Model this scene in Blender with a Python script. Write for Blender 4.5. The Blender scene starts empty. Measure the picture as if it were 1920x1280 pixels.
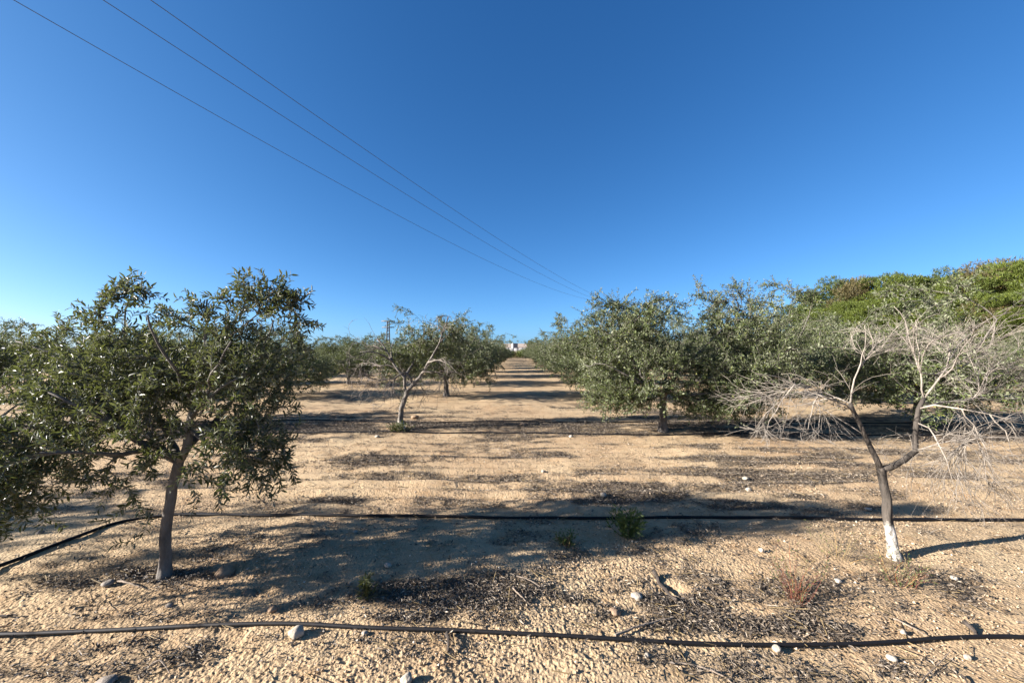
import bpy, math, random
import numpy as np
from math import radians, pi

# ------------------------------------------------------------------ scene, camera, light
scn = bpy.context.scene
FPX, U0, V0, CAMH = 723.0, 966.0, 655.0, 1.6      # focal length and horizon/vanishing point of the 1920 px photo
cam_d = bpy.data.cameras.new("camera")
cam_d.sensor_width = 36.0
cam_d.lens = FPX / 1920 * 36.0
cam_d.clip_start, cam_d.clip_end = 0.05, 5000
cam = bpy.data.objects.new("camera", cam_d)
scn.collection.objects.link(cam)
cam.location = (0, 0, CAMH)
cam.rotation_euler = (radians(90 + 1.19), 0, radians(0.47))
scn.camera = cam

SUN_EL, SUN_AZ = 19.0, 12.0                        # shadows run towards +X, turned 12 degrees to +Y
se, sa = radians(SUN_EL), radians(SUN_AZ)
to_sun = np.array([-math.cos(se) * math.cos(sa), -math.cos(se) * math.sin(sa), math.sin(se)])
w = bpy.data.worlds.new("World")
scn.world = w
w.use_nodes = True
wt = w.node_tree
wt.nodes.clear()
wo = wt.nodes.new("ShaderNodeOutputWorld")
bg = wt.nodes.new("ShaderNodeBackground")
sky = wt.nodes.new("ShaderNodeTexSky")
sky.sky_type = 'NISHITA'
sky.sun_disc = False
sky.sun_elevation = se
sky.sun_rotation = math.atan2(to_sun[0], to_sun[1])
sky.altitude = 0
sky.air_density = 0.5
sky.dust_density = 0.8
sky.ozone_density = 1.0
EXPO = 2.13
SKY_STR = 0.10
# the clear air of this evening: every channel of the sky gets its own contrast
sep = wt.nodes.new("ShaderNodeSeparateColor"); comb = wt.nodes.new("ShaderNodeCombineColor")
wt.links.new(sky.outputs[0], sep.inputs[0])
for ch, (g_, a_) in enumerate(((1.24, 1.38), (0.94, 1.58), (0.80, 1.93))):
    pw = wt.nodes.new("ShaderNodeMath"); pw.operation = 'POWER'; pw.inputs[1].default_value = g_
    ml = wt.nodes.new("ShaderNodeMath"); ml.operation = 'MULTIPLY'
    ml.inputs[1].default_value = a_ * 0.1 ** g_ / SKY_STR / 2 ** EXPO
    wt.links.new(sep.outputs[ch], pw.inputs[0]); wt.links.new(pw.outputs[0], ml.inputs[0]); wt.links.new(ml.outputs[0], comb.inputs[ch])
wt.links.new(comb.outputs[0], bg.inputs[0])
bg.inputs[1].default_value = SKY_STR
wt.links.new(bg.outputs[0], wo.inputs[0])

sl = bpy.data.lights.new("sun", 'SUN')
sl.energy = 5.0
sl.angle = radians(0.53)
sl.color = (1.0, 0.93, 0.88)
so = bpy.data.objects.new("sun", sl)
scn.collection.objects.link(so)
from mathutils import Vector
so.rotation_euler = Vector(to_sun).to_track_quat('Z', 'Y').to_euler()

vs = scn.view_settings
vs.view_transform = 'Standard'
vs.look = 'None'
vs.exposure = EXPO
vs.gamma = 1.0
scn.cycles.max_bounces = 6
scn.cycles.transparent_max_bounces = 4

COL = scn.collection

# ------------------------------------------------------------------ small helpers
def nrm(a):
    return a / np.maximum(np.linalg.norm(a, axis=-1, keepdims=True), 1e-9)

def link(o, parent=None, loc=None):
    COL.objects.link(o)
    if parent is not None:
        o.parent = parent
    if loc is not None:
        o.location = loc
    return o

def tag(o, label=None, cat=None, group=None, kind=None):
    if label: o['label'] = label
    if cat: o['category'] = cat
    if group: o['group'] = group
    if kind: o['kind'] = kind
    return o

def empty(name, loc, rz=0.0, sc=1.0):
    o = bpy.data.objects.new(name, None)
    o.empty_display_size = 0.2
    link(o, None, loc)
    o.rotation_euler = (0, 0, rz)
    o.scale = (sc, sc, sc) if not hasattr(sc, '__len__') else sc
    return o

class Geo:
    """collects vertices and polygons (arrays) and links them as ONE mesh object"""
    def __init__(s):
        s.v, s.f, s.n = [], [], 0
    def add(s, v, faces):
        v = np.asarray(v, float)
        for k in faces:
            s.f.append(np.asarray(k, np.int64) + s.n)
        s.v.append(v); s.n += len(v)
    def mesh(s, name, mats, smooth=True, split=None):
        me = bpy.data.meshes.new(name)
        V = np.concatenate(s.v).astype(np.float32)
        me.vertices.add(len(V)); me.vertices.foreach_set('co', V.ravel())
        tot = np.concatenate([np.full(len(f), f.shape[1], np.int32) for f in s.f])
        idx = np.concatenate([f.ravel() for f in s.f]).astype(np.int32)
        me.loops.add(len(idx)); me.loops.foreach_set('vertex_index', idx)
        me.polygons.add(len(tot))
        st = np.zeros(len(tot), np.int32); st[1:] = np.cumsum(tot)[:-1]
        me.polygons.foreach_set('loop_start', st)
        me.polygons.foreach_set('loop_total', tot)
        me.polygons.foreach_set('use_smooth', np.full(len(tot), smooth, bool))
        if split is not None:
            me.polygons.foreach_set('material_index', (np.arange(len(tot)) >= split).astype(np.int32))
        me.update(calc_edges=True)
        for m in (mats if isinstance(mats, (list, tuple)) else [mats]):
            me.materials.append(m)
        return me
    def obj(s, name, mats, parent=None, smooth=True, loc=None, split=None):
        return link(bpy.data.objects.new(name, s.mesh(name, mats, smooth, split)), parent, loc)
    def nfaces(s):
        return sum(len(f) for f in s.f)
    def join(s, o):
        off = s.n
        s.v += o.v; s.f += [f + off for f in o.f]; s.n += o.n

def tube(g, P, R, n=6, cap=True):
    P = np.asarray(P, float); R = np.asarray(R, float)
    T = np.gradient(P, axis=0); T = nrm(T)
    a = np.array([0.31, 0.87, 0.38]) if abs(T[0, 2]) > .7 else np.array([0.0, 0.05, 1.0])
    N = nrm(np.cross(T, a)); B = np.cross(T, N)
    th = np.arange(n) * 2 * pi / n
    V = P[:, None, :] + R[:, None, None] * (np.cos(th)[None, :, None] * N[:, None, :] + np.sin(th)[None, :, None] * B[:, None, :])
    m = len(P)
    i = np.arange(m - 1)[:, None] * n; j = np.arange(n)[None, :]; jn = (j + 1) % n
    q = np.stack([i + j, i + jn, i + n + jn, i + n + j], -1).reshape(-1, 4)
    faces = [q]
    if n >= 9 and R.max() > .012:
        L = np.concatenate([[0], np.cumsum(np.linalg.norm(np.diff(P, axis=0), axis=1))]); rm = R.mean()
        nz = fbm(np.cos(th)[None, :] * 1.6 + L[:, None] / rm * .16 + 7, np.sin(th)[None, :] * 1.6 + L[:, None] / rm * .05 + R[0] * 900, 3, 131) - .5
        V = V + (V - P[:, None, :]) * nz[:, :, None] * .42
    V = V.reshape(-1, 3)
    if cap and n <= 12:
        V = np.concatenate([V, P[:1] - T[:1] * R[0] * .3, P[-1:] + T[-1:] * R[-1] * .6])
        k = np.arange(n); kn = (k + 1) % n
        faces.append(np.stack([kn, k, np.full(n, m * n)], -1))
        faces.append(np.stack([(m - 1) * n + k, (m - 1) * n + kn, np.full(n, m * n + 1)], -1))
    g.add(V, faces)

def box(g, c, s, rz=0.0):
    x, y, z = np.array(s) / 2
    v = np.array([[-x, -y, -z], [x, -y, -z], [x, y, -z], [-x, y, -z], [-x, -y, z], [x, -y, z], [x, y, z], [-x, y, z]])
    cs, sn = math.cos(rz), math.sin(rz)
    v = v @ np.array([[cs, sn, 0], [-sn, cs, 0], [0, 0, 1]]) + np.array(c)
    g.add(v, [[[0, 3, 2, 1], [4, 5, 6, 7], [0, 1, 5, 4], [1, 2, 6, 5], [2, 3, 7, 6], [3, 0, 4, 7]]])

def catmull(P, step):
    P = np.asarray(P, float)
    Q = np.concatenate([P[:1] * 2 - P[1:2], P, P[-1:] * 2 - P[-2:-1]])
    out = []
    for i in range(1, len(Q) - 2):
        n = max(1, int(round(np.linalg.norm(Q[i + 1, :3] - Q[i, :3]) / step)))
        t = (np.arange(n) / n)[:, None]
        a, b, c, d = Q[i - 1], Q[i], Q[i + 1], Q[i + 2]
        out.append(0.5 * (2 * b + (c - a) * t + (2 * a - 5 * b + 4 * c - d) * t ** 2 + (3 * b - a - 3 * c + d) * t ** 3))
    out.append(P[-1:])
    return np.concatenate(out)

def hash2(ix, iy, seed):
    with np.errstate(over='ignore'):
        h = (ix.astype(np.int64) * 374761393 + iy.astype(np.int64) * 668265263 + seed * 974711).astype(np.uint64)
        h = (h ^ (h >> np.uint64(13))) * np.uint64(1274126177)
        h = h & np.uint64(0xffffffff)
        h = (h ^ (h >> np.uint64(16))) * np.uint64(2246822519) & np.uint64(0xffffffff)
        h = h ^ (h >> np.uint64(15))
    return (h & np.uint64(0xffff)).astype(float) / 65535.0

def vnoise(x, y, seed=0):
    x = np.asarray(x, float); y = np.asarray(y, float)
    ix, iy = np.floor(x), np.floor(y)
    fx, fy = x - ix, y - iy
    ux, uy = fx * fx * fx * (fx * (fx * 6 - 15) + 10), fy * fy * fy * (fy * (fy * 6 - 15) + 10)
    a, b = hash2(ix, iy, seed), hash2(ix + 1, iy, seed)
    c, d = hash2(ix, iy + 1, seed), hash2(ix + 1, iy + 1, seed)
    return (a * (1 - ux) + b * ux) * (1 - uy) + (c * (1 - ux) + d * ux) * uy

def fbm(x, y, o=3, seed=0):
    s, a, t = 0, 1.0, 0
    for k in range(o):
        s = s + a * vnoise(x * 2 ** k + 17.3 * k, y * 2 ** k - 9.1 * k, seed + k); t += a; a *= .5
    return s / t

def sstep(a, b, x):
    t = np.clip((x - a) / (b - a), 0, 1)
    return t * t * (3 - 2 * t)

# ------------------------------------------------------------------ ground shape (used by everything that stands on it)
ROW0, ROWS, COLW = 2.9, 4.9, 5.3
def rowdist(y):
    return (y - ROW0 + ROWS / 2) % ROWS - ROWS / 2

PITS = [(425, 1082, .09, .05, .05), (472, 1116, .07, .035, .045), (1250, 1108, .10, .05, .04), (1190, 1140, .07, .05, .02),
        (315, 1080, .3, .18, .04), (1690, 1050, .25, .12, .03)]
def flat_pt(u, v):
    d = CAMH * FPX / (v - V0)
    return (u - U0) / FPX * d, d
PITS = [flat_pt(u, v) + (a, b, c) for u, v, a, b, c in PITS]

def gh(x, y):
    x = np.asarray(x, float); y = np.asarray(y, float)
    r = rowdist(y + .25 * (vnoise(x * .35, y * .1, 5) - .5))
    near = 1 / (1 + (np.hypot(x, y) / 45.0) ** 2)
    z = .055 * np.exp(-(r / .75) ** 2) * near
    z = z + near * (.10 * (fbm(x * .45, y * .6, 3, 11) - .5) + .018 * (fbm(x * 2.1, y * 2.6, 2, 21) - .5))
    fur = sstep(.9, 1.4, np.abs(r)) * sstep(2.2, 3.4, y)
    z = z + near * fur * .02 * np.sin(2 * pi * (y + .10 * fbm(x * .5, y * .5, 2, 31)) / .27) * (.4 + fbm(x * .8, y * .8, 2, 37))
    for px, py, a, b, c in PITS:
        z = z - c * np.exp(-((x - px) / a) ** 2 - ((y - py) / b) ** 2)
    return z

def gpt(u, v):
    """ground point seen at pixel (u, v) of the photo"""
    z = 0.0
    for _ in range(6):
        d = (CAMH - z) * FPX / (v - V0); x = (u - U0) / FPX * d
        z = float(gh(x, d))
    return np.array([x, d, z])

def at(u, v, d):
    return np.array([(u - U0) / FPX * d, d, CAMH + (V0 - v) / FPX * d])

# where dry leaf litter lies: strips along the rows plus the patches the photo shows
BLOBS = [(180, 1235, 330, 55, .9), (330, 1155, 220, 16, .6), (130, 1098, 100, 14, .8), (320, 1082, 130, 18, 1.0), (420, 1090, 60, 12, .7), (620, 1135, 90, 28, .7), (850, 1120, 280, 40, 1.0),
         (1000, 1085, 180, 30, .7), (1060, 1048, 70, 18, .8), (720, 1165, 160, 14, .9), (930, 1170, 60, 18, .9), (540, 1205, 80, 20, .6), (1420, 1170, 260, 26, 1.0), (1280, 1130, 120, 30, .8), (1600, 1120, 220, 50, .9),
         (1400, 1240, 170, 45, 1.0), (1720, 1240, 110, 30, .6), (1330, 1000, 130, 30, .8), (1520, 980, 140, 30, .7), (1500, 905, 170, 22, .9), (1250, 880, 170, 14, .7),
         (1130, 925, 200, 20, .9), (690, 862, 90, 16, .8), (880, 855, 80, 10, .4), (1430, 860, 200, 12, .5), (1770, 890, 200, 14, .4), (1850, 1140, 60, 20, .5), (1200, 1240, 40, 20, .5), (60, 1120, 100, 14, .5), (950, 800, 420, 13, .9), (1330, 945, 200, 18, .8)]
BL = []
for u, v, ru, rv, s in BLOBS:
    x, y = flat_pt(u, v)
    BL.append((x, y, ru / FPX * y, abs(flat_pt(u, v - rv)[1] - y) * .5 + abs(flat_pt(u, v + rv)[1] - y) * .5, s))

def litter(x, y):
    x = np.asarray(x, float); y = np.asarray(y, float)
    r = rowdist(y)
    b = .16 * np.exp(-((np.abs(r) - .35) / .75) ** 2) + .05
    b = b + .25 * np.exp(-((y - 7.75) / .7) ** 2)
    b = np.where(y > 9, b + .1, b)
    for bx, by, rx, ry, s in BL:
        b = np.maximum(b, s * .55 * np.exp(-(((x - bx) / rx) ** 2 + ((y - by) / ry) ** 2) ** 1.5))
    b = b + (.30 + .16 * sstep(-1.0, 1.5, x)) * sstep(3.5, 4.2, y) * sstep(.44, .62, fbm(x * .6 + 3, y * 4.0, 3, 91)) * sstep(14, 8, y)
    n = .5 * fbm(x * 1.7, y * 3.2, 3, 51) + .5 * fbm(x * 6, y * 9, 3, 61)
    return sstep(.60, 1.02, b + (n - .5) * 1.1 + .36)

# ------------------------------------------------------------------ materials
def mat(name):
    m = bpy.data.materials.new(name)
    m.use_nodes = True
    nt = m.node_tree
    return m, nt, nt.nodes['Principled BSDF']

def N(nt, typ, **kw):
    n = nt.nodes.new(typ)
    for k, v in kw.items():
        if k in n.inputs: n.inputs[k].default_value = v
        else: setattr(n, k, v)
    return n

def ramp(nt, fac, stops):
    r = nt.nodes.new("ShaderNodeValToRGB")
    while len(r.color_ramp.elements) < len(stops):
        r.color_ramp.elements.new(.5)
    for e, (p, c) in zip(r.color_ramp.elements, stops):
        e.position = p; e.color = (*c, 1)
    nt.links.new(fac, r.inputs[0])
    return r.outputs[0]

def mix(nt, fac, a, b, blend='MIX'):
    n = nt.nodes.new("ShaderNodeMix"); n.data_type = 'RGBA'; n.blend_type = blend
    for s, v in ((0, fac), (6, a), (7, b)):
        if hasattr(v, 'links'): nt.links.new(v, n.inputs[s])
        else: n.inputs[s].default_value = (*v, 1) if hasattr(v, '__len__') else v
    return n.outputs[2]

def noise(nt, scale, detail=4, rough=.55, vec=None, sc=None):
    n = N(nt, "ShaderNodeTexNoise", Scale=scale, Detail=detail, Roughness=rough)
    tc = nt.nodes.new("ShaderNodeTexCoord")
    src = tc.outputs['Object']
    if sc:
        mp = nt.nodes.new("ShaderNodeMapping"); mp.inputs['Scale'].default_value = sc
        nt.links.new(src, mp.inputs[0]); src = mp.outputs[0]
    nt.links.new(src, n.inputs['Vector'])
    return n.outputs['Fac']

def bump(nt, bsdf, h, strength=.5, dist=.01):
    b = N(nt, "ShaderNodeBump", Strength=strength, Distance=dist)
    nt.links.new(h, b.inputs['Height'])
    nt.links.new(b.outputs[0], bsdf.inputs['Normal'])

def simple(name, col, rough=.7, spec=.3, var=.25, scale=8.0, bmp=0, metal=0):
    m, nt, b = mat(name)
    c = np.array(col)
    f = noise(nt, scale)
    nt.links.new(ramp(nt, f, [(.3, tuple(c * (1 - var))), (.7, tuple(np.minimum(c * (1 + var), .95)))]), b.inputs['Base Color'])
    b.inputs['Roughness'].default_value = rough
    b.inputs['Specular IOR Level'].default_value = spec
    b.inputs['Metallic'].default_value = metal
    if bmp: bump(nt, b, noise(nt, scale * 6), .6, bmp)
    return m

# sandy soil
m_soil, nt, b = mat("sandy_soil")
big = noise(nt, .55, 4)
mid = noise(nt, 6.0, 6, .65)
fine = noise(nt, 70.0, 5, .7)
c1 = ramp(nt, big, [(.3, (.305, .215, .126)), (.52, (.35, .259, .154)), (.72, (.385, .297, .180))])
c2 = ramp(nt, mid, [(.28, (.78, .70, .62)), (.5, (1, 1, 1)), (.75, (1.06, 1.05, 1.02))])
c3 = ramp(nt, fine, [(.25, (.62, .60, .58)), (.46, (1, 1, 1)), (.8, (1.08, 1.08, 1.08))])
cc = mix(nt, 1.0, c1, c2, 'MULTIPLY')
cc = mix(nt, 1.0, cc, c3, 'MULTIPLY')
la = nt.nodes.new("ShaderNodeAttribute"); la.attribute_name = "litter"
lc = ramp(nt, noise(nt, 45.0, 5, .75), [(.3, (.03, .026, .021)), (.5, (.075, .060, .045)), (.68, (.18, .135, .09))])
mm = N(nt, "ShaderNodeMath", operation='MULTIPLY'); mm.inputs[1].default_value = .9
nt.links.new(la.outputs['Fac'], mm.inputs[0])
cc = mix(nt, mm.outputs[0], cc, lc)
nt.links.new(cc, b.inputs['Base Color'])
b.inputs['Roughness'].default_value = .95
b.inputs['Specular IOR Level'].default_value = .1
ad = N(nt, "ShaderNodeMath", operation='ADD')
vo = N(nt, "ShaderNodeTexVoronoi", Scale=60.0)
tc = nt.nodes.new("ShaderNodeTexCoord"); nt.links.new(tc.outputs['Object'], vo.inputs['Vector'])
nt.links.new(fine, ad.inputs[0]); nt.links.new(vo.outputs['Distance'], ad.inputs[1])
bump(nt, b, ad.outputs[0], .75, .009)

# olive leaves: dark green above, silvery grey below
def leaf_mat(name, top, under, rough=.5, trans=.22):
    m, nt, b = mat(name)
    gi = nt.nodes.new("ShaderNodeNewGeometry")
    ri = gi.outputs['Random Per Island']
    t = np.array(top); u = np.array(under)
    ct = ramp(nt, ri, [(0, tuple(t * .6)), (.6, tuple(t)), (.93, tuple(t * 1.45)), (1, tuple(t * np.array([2.4, 1.9, 1.2])))])
    cu = ramp(nt, ri, [(0, tuple(u * .7)), (1, tuple(u * 1.15))])
    c = mix(nt, gi.outputs['Backfacing'], ct, cu)
    nt.links.new(c, b.inputs['Base Color'])
    b.inputs['Roughness'].default_value = rough
    b.inputs['Specular IOR Level'].default_value = .32
    tr = nt.nodes.new("ShaderNodeBsdfTranslucent")
    tr.inputs[0].default_value = (t[0] * 1.9, t[1] * 1.8, t[2] * 1.0, 1)
    ms = nt.nodes.new("ShaderNodeMixShader"); ms.inputs[0].default_value = trans
    nt.links.new(b.outputs[0], ms.inputs[1]); nt.links.new(tr.outputs[0], ms.inputs[2])
    nt.links.new(ms.outputs[0], nt.nodes['Material Output'].inputs[0])
    return m
m_leaf = leaf_mat("olive_leaf", (.063, .081, .025), (.155, .17, .10))
m_leaf_near = leaf_mat("dark_olive_leaf", (.052, .064, .026), (.19, .2, .14), .48, .28)
m_pine = leaf_mat("pine_needles", (.066, .088, .012), (.066, .088, .012), .65, .2)
m_pine_dark = leaf_mat("deep_green_needles", (.046, .064, .013), (.046, .064, .013), .65, .2)
m_pine_brown = leaf_mat("browning_needles", (.082, .070, .028), (.082, .070, .028), .7, .15)
m_weed = leaf_mat("weed_leaf", (.065, .095, .022), (.075, .10, .03), .55, .25)
m_weed_dark = leaf_mat("dull_weed_leaf", (.05, .06, .02), (.07, .08, .03), .6, .2)
m_weed_red = leaf_mat("reddish_stalk", (.12, .045, .028), (.12, .045, .028), .6, .15)
m_straw = leaf_mat("dry_straw", (.21, .155, .075), (.21, .155, .075), .7, .15)

def bark_mat(name, lo, hi, white=None):
    m, nt, b = mat(name)
    f = noise(nt, 14.0, 6, .65, sc=(1, 1, .35))
    c = ramp(nt, f, [(.3, lo), (.7, hi)])
    if white:
        tc = nt.nodes.new("ShaderNodeTexCoord"); sp = nt.nodes.new("ShaderNodeSeparateXYZ")
        nt.links.new(tc.outputs['Object'], sp.inputs[0])
        a = N(nt, "ShaderNodeMath", operation='MULTIPLY_ADD'); a.inputs[1].default_value = .28; nt.links.new(noise(nt, 18.0, 6, .7), a.inputs[0])
        nt.links.new(sp.outputs['Z'], a.inputs[2])
        l = ramp(nt, a.outputs[0], [(white, (1, 1, 1)), (white + .05, (0, 0, 0))])
        c = mix(nt, l, c, ramp(nt, noise(nt, 26.0, 6, .7), [(.40, (.10, .09, .075)), (.47, (.28, .26, .215)), (.60, (.47, .45, .40))]))
    nt.links.new(c, b.inputs['Base Color'])
    b.inputs['Roughness'].default_value = .85
    b.inputs['Specular IOR Level'].default_value = .2
    bump(nt, b, noise(nt, 40.0, 6, .7, sc=(1, 1, .3)), .9, .012)
    return m
m_bark = bark_mat("olive_bark", (.05, .045, .039), (.15, .135, .115))
m_bark_grey = bark_mat("grey_olive_bark", (.06, .054, .046), (.19, .17, .145))
m_bark_pale = bark_mat("pale_olive_bark", (.095, .085, .072), (.25, .23, .195))
m_bark_dark = bark_mat("dark_dead_bark", (.020, .018, .015), (.085, .072, .058), white=.36)
m_bark_half = bark_mat("grey_bark_whitewashed", (.065, .056, .047), (.23, .205, .17), white=.30)
m_twig = bark_mat("bleached_twigs", (.125, .108, .088), (.31, .275, .225))
m_twig_grey = bark_mat("grey_twigs", (.08, .068, .055), (.17, .145, .12))
m_hose, nt, b = mat("black_polythene")
nt.links.new(ramp(nt, noise(nt, 9.0, 6, .7), [(.50, (.006, .006, .007)), (.64, (.014, .012, .010)), (.78, (.05, .038, .028))]), b.inputs['Base Color'])
b.inputs['Roughness'].default_value = .65
b.inputs['Specular IOR Level'].default_value = .22
m_stone = simple("white_limestone", (.30, .262, .205), .85, .2, .2, 18, .006)
m_stone_grey = simple("grey_stone", (.19, .165, .135), .85, .2, .25, 18, .006)
m_clod = simple("earth_clod", (.22, .155, .10), .95, .1, .3, 12, .01)
m_stick = simple("dry_wood", (.20, .16, .12), .85, .2, .35, 25, .004)
m_stickdark = simple("weathered_dark_wood", (.045, .037, .03), .9, .2, .4, 25, .004)
m_white = simple("white_sheet_wall", (.40, .40, .40), .6, .3, .05, .8)
m_tan = simple("tan_sheet_roof", (.27, .225, .18), .7, .3, .12, .6)
m_greywall = simple("grey_panel", (.16, .17, .19), .6, .3, .08, .8)
m_steel = simple("galvanised_steel", (.10, .105, .11), .7, .3, .2, 4, 0, 0)
m_wire = simple("aluminium_wire", (.10, .105, .115), .5, .4, .1, 4)
m_shrub = leaf_mat("dull_shrub_leaf", (.07, .085, .03), (.10, .11, .05), .6, .2)

# litter material
m_litter, nt, b = mat("dry_olive_leaf")
gi = nt.nodes.new("ShaderNodeNewGeometry")
nt.links.new(ramp(nt, gi.outputs['Random Per Island'], [(0, (.026, .021, .017)), (.35, (.06, .048, .036)), (.65, (.115, .090, .063)), (.87, (.19, .155, .11)), (1, (.33, .28, .21))]), b.inputs['Base Color'])
b.inputs['Roughness'].default_value = .75
m_grit, nt, b = mat("soil_grit")
gi = nt.nodes.new("ShaderNodeNewGeometry")
nt.links.new(ramp(nt, gi.outputs['Random Per Island'], [(0, (.21, .145, .09)), (.5, (.33, .243, .155)), (.93, (.38, .30, .205)), (1, (.45, .41, .34))]), b.inputs['Base Color'])
b.inputs['Roughness'].default_value = .95
b.inputs['Specular IOR Level'].default_value = .1

# ------------------------------------------------------------------ ground: one polar sheet reaching the horizon, finest near the viewpoint
def build_ground():
    rs = [0.35]
    while rs[-1] < 1500:
        r = rs[-1]
        rs.append(r * (1 + (.03 if r < 1.3 else .0031 if r < 5 else .0075 if r < 9 else .013 if r < 60 else .06)))
    rs = np.array(rs)
    f = np.radians(np.arange(-62, 62.01, .125)); bk = np.radians(np.arange(65, 296, 3.0))
    th = np.concatenate([f, bk])
    A, R = np.meshgrid(th, rs)
    X = R * np.sin(A); Y = R * np.cos(A)
    Z = gh(X, Y)
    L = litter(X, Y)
    # clods, crumbs and hoof-like dimples of the dry crust
    k = 1 / (1 + (R / 9.0) ** 2)
    rough = .22 + 1.0 * sstep(.38, .68, fbm(X * 1.0, Y * 1.7, 3, 71))
    n1 = fbm(X * 10, Y * 12, 2, 81); n2 = vnoise(X * 40, Y * 40, 83); n3 = vnoise(X * 78, Y * 78, 85)
    dent = sstep(.70, .88, vnoise(X * 3.1 + .4 * Y, Y * 3.4, 89))
    Z = Z + k * rough * (.005 * (n1 - .5) + .003 * (np.abs(n2 - .5) * 2 - .5) + .0075 * (n3 - .5)) - k * .010 * dent * (.4 + n1)
    k2 = 1 / (1 + (R / 30.0) ** 4)
    Z = Z + k2 * .014 * (vnoise(X * 4, Y * 5, 87) - .5)
    nr, na = R.shape
    g = Geo()
    V = np.stack([X, Y, Z], -1).reshape(-1, 3)
    V = np.concatenate([V, [[0, 0, float(gh(0, 0))]]])
    i = np.arange(nr - 1)[:, None] * na; j = np.arange(na)[None, :]; jn = (j + 1) % na
    q = np.stack([i + j, i + na + j, i + na + jn, i + jn], -1).reshape(-1, 4)
    k = np.arange(na)
    g.add(V, [q[:, ::-1], np.stack([(k + 1) % na, k, np.full(na, nr * na)], -1)])
    o = g.obj("ground", m_soil)
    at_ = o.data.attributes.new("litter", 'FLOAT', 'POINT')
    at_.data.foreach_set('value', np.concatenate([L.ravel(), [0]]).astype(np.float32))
    # make sure faces look up
    if o.data.polygons[5].normal.z < 0:
        o.data.flip_normals()
    tag(o, "sandy pale soil of the olive grove with tilled furrows", "ground", kind='structure')
build_ground()

def view_scatter(rng, n, r0, r1, power=1.0, half=58):
    """ground points spread over the sector the photo sees, denser close by"""
    a = np.radians(rng.uniform(-half, half, n))
    r = (r0 ** power + rng.random(n) * (r1 ** power - r0 ** power)) ** (1 / power)
    return r * np.sin(a), r * np.cos(a)

OCT_V = np.array([[1, 0, 0], [-1, 0, 0], [0, 1, 0], [0, -1, 0], [0, 0, 1], [0, 0, -1]], float)
OCT_F = np.array([[0, 2, 4], [2, 1, 4], [1, 3, 4], [3, 0, 4], [2, 0, 5], [1, 2, 5], [3, 1, 5], [0, 3, 5]])

def build_stuff():
    rng = np.random.default_rng(5)
    # dry leaves
    x, y = view_scatter(rng, 620000, 1.3, 11, .9)
    keep = rng.random(len(x)) < litter(x, y) * .85 + .03
    x, y = x[keep], y[keep]
    n = len(x)
    z = gh(x, y) + .002 + rng.random(n) * .016
    a = rng.uniform(0, 2 * pi, n); L = rng.uniform(.010, .036, n) * (1 + .05 * y); W = L * rng.uniform(.16, .30, n)
    D = np.stack([np.cos(a), np.sin(a), rng.normal(0, .35, n)], -1); D = nrm(D)
    U = nrm(np.stack([rng.normal(0, .5, n), rng.normal(0, .5, n), np.ones(n)], -1))
    S = nrm(np.cross(D, U)); U = np.cross(S, D)
    P = np.stack([x, y, z], -1)
    V = np.stack([P - D * L[:, None] / 2, P + S * W[:, None] / 2 + U * (W * .4)[:, None], P + D * L[:, None] / 2, P - S * W[:, None] / 2 + U * (W * .4)[:, None]], 1)
    g = Geo(); k = np.arange(n)[:, None] * 4
    g.add(V.reshape(-1, 3), [np.concatenate([k + [0, 1, 2], k + [0, 2, 3]])])
    o = g.obj("leaf_litter", m_litter, smooth=False)
    tag(o, "dry brown and grey fallen leaves strewn over the soil", "leaf litter", kind='stuff')
    # crumbs of soil
    x, y = view_scatter(rng, 42000, 1.3, 7.5, .8)
    keep = rng.random(len(x)) < .25 + .75 * sstep(.35, .65, fbm(x * 1.3, y * 1.3, 2, 71))
    x, y = x[keep], y[keep]; n = len(x)
    s = .0024 + .006 * rng.random(n) ** 6 + .0006 * y
    z = gh(x, y) + s * .6
    Q = OCT_V[None] * s[:, None, None] * rng.uniform(.7, 1.3, (n, 6, 1)) + rng.normal(0, .12, (n, 6, 3)) * s[:, None, None]
    Q[:, :, 2] *= .8
    c, sn = np.cos(x * 91), np.sin(x * 91)
    Q = np.stack([Q[:, :, 0] * c[:, None] - Q[:, :, 1] * sn[:, None], Q[:, :, 0] * sn[:, None] + Q[:, :, 1] * c[:, None], Q[:, :, 2]], -1)
    V = Q + np.stack([x, y, z], -1)[:, None, :]
    g = Geo()
    g.add(V.reshape(-1, 3), [(np.arange(n)[:, None, None] * 6 + OCT_F[None]).reshape(-1, 3)])
    o = g.obj("soil_gravel", m_grit, smooth=False)
    tag(o, "small crumbs of dry soil and grit on the ground", "gravel", kind='stuff')
    # short straw and twig bits
    x, y = view_scatter(rng, 9000, 1.4, 8, .8)
    keep = rng.random(len(x)) < .12 + .5 * litter(x, y)
    x, y = x[keep], y[keep]; n = len(x)
    a = rng.uniform(0, 2 * pi, n); L = rng.uniform(.03, .13, n); W = rng.uniform(.0012, .0028, n)
    D = nrm(np.stack([np.cos(a), np.sin(a), rng.normal(0, .18, n)], -1)); S = nrm(np.cross(D, [0, 0, 1.0]))
    P = np.stack([x, y, gh(x, y) + .015], -1); Uu = np.array([0, 0, 1.0])
    V = []
    for e in (-1, 1):
        for q in (S, -S * .5 + Uu * .8, -S * .5 - Uu * .8):
            V.append(P + D * L[:, None] / 2 * e + q * W[:, None])
    V = np.stack(V, 1); k = np.arange(n)[:, None] * 6
    g = Geo(); g.add(V.reshape(-1, 3), [np.concatenate([k + [0, 1, 4, 3], k + [1, 2, 5, 4], k + [2, 0, 3, 5]])])
    o = g.obj("straw_debris", m_straw, smooth=False)
    tag(o, "thin straw and twig bits lying among the litter", "straw", kind='stuff')
build_stuff()

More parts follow.
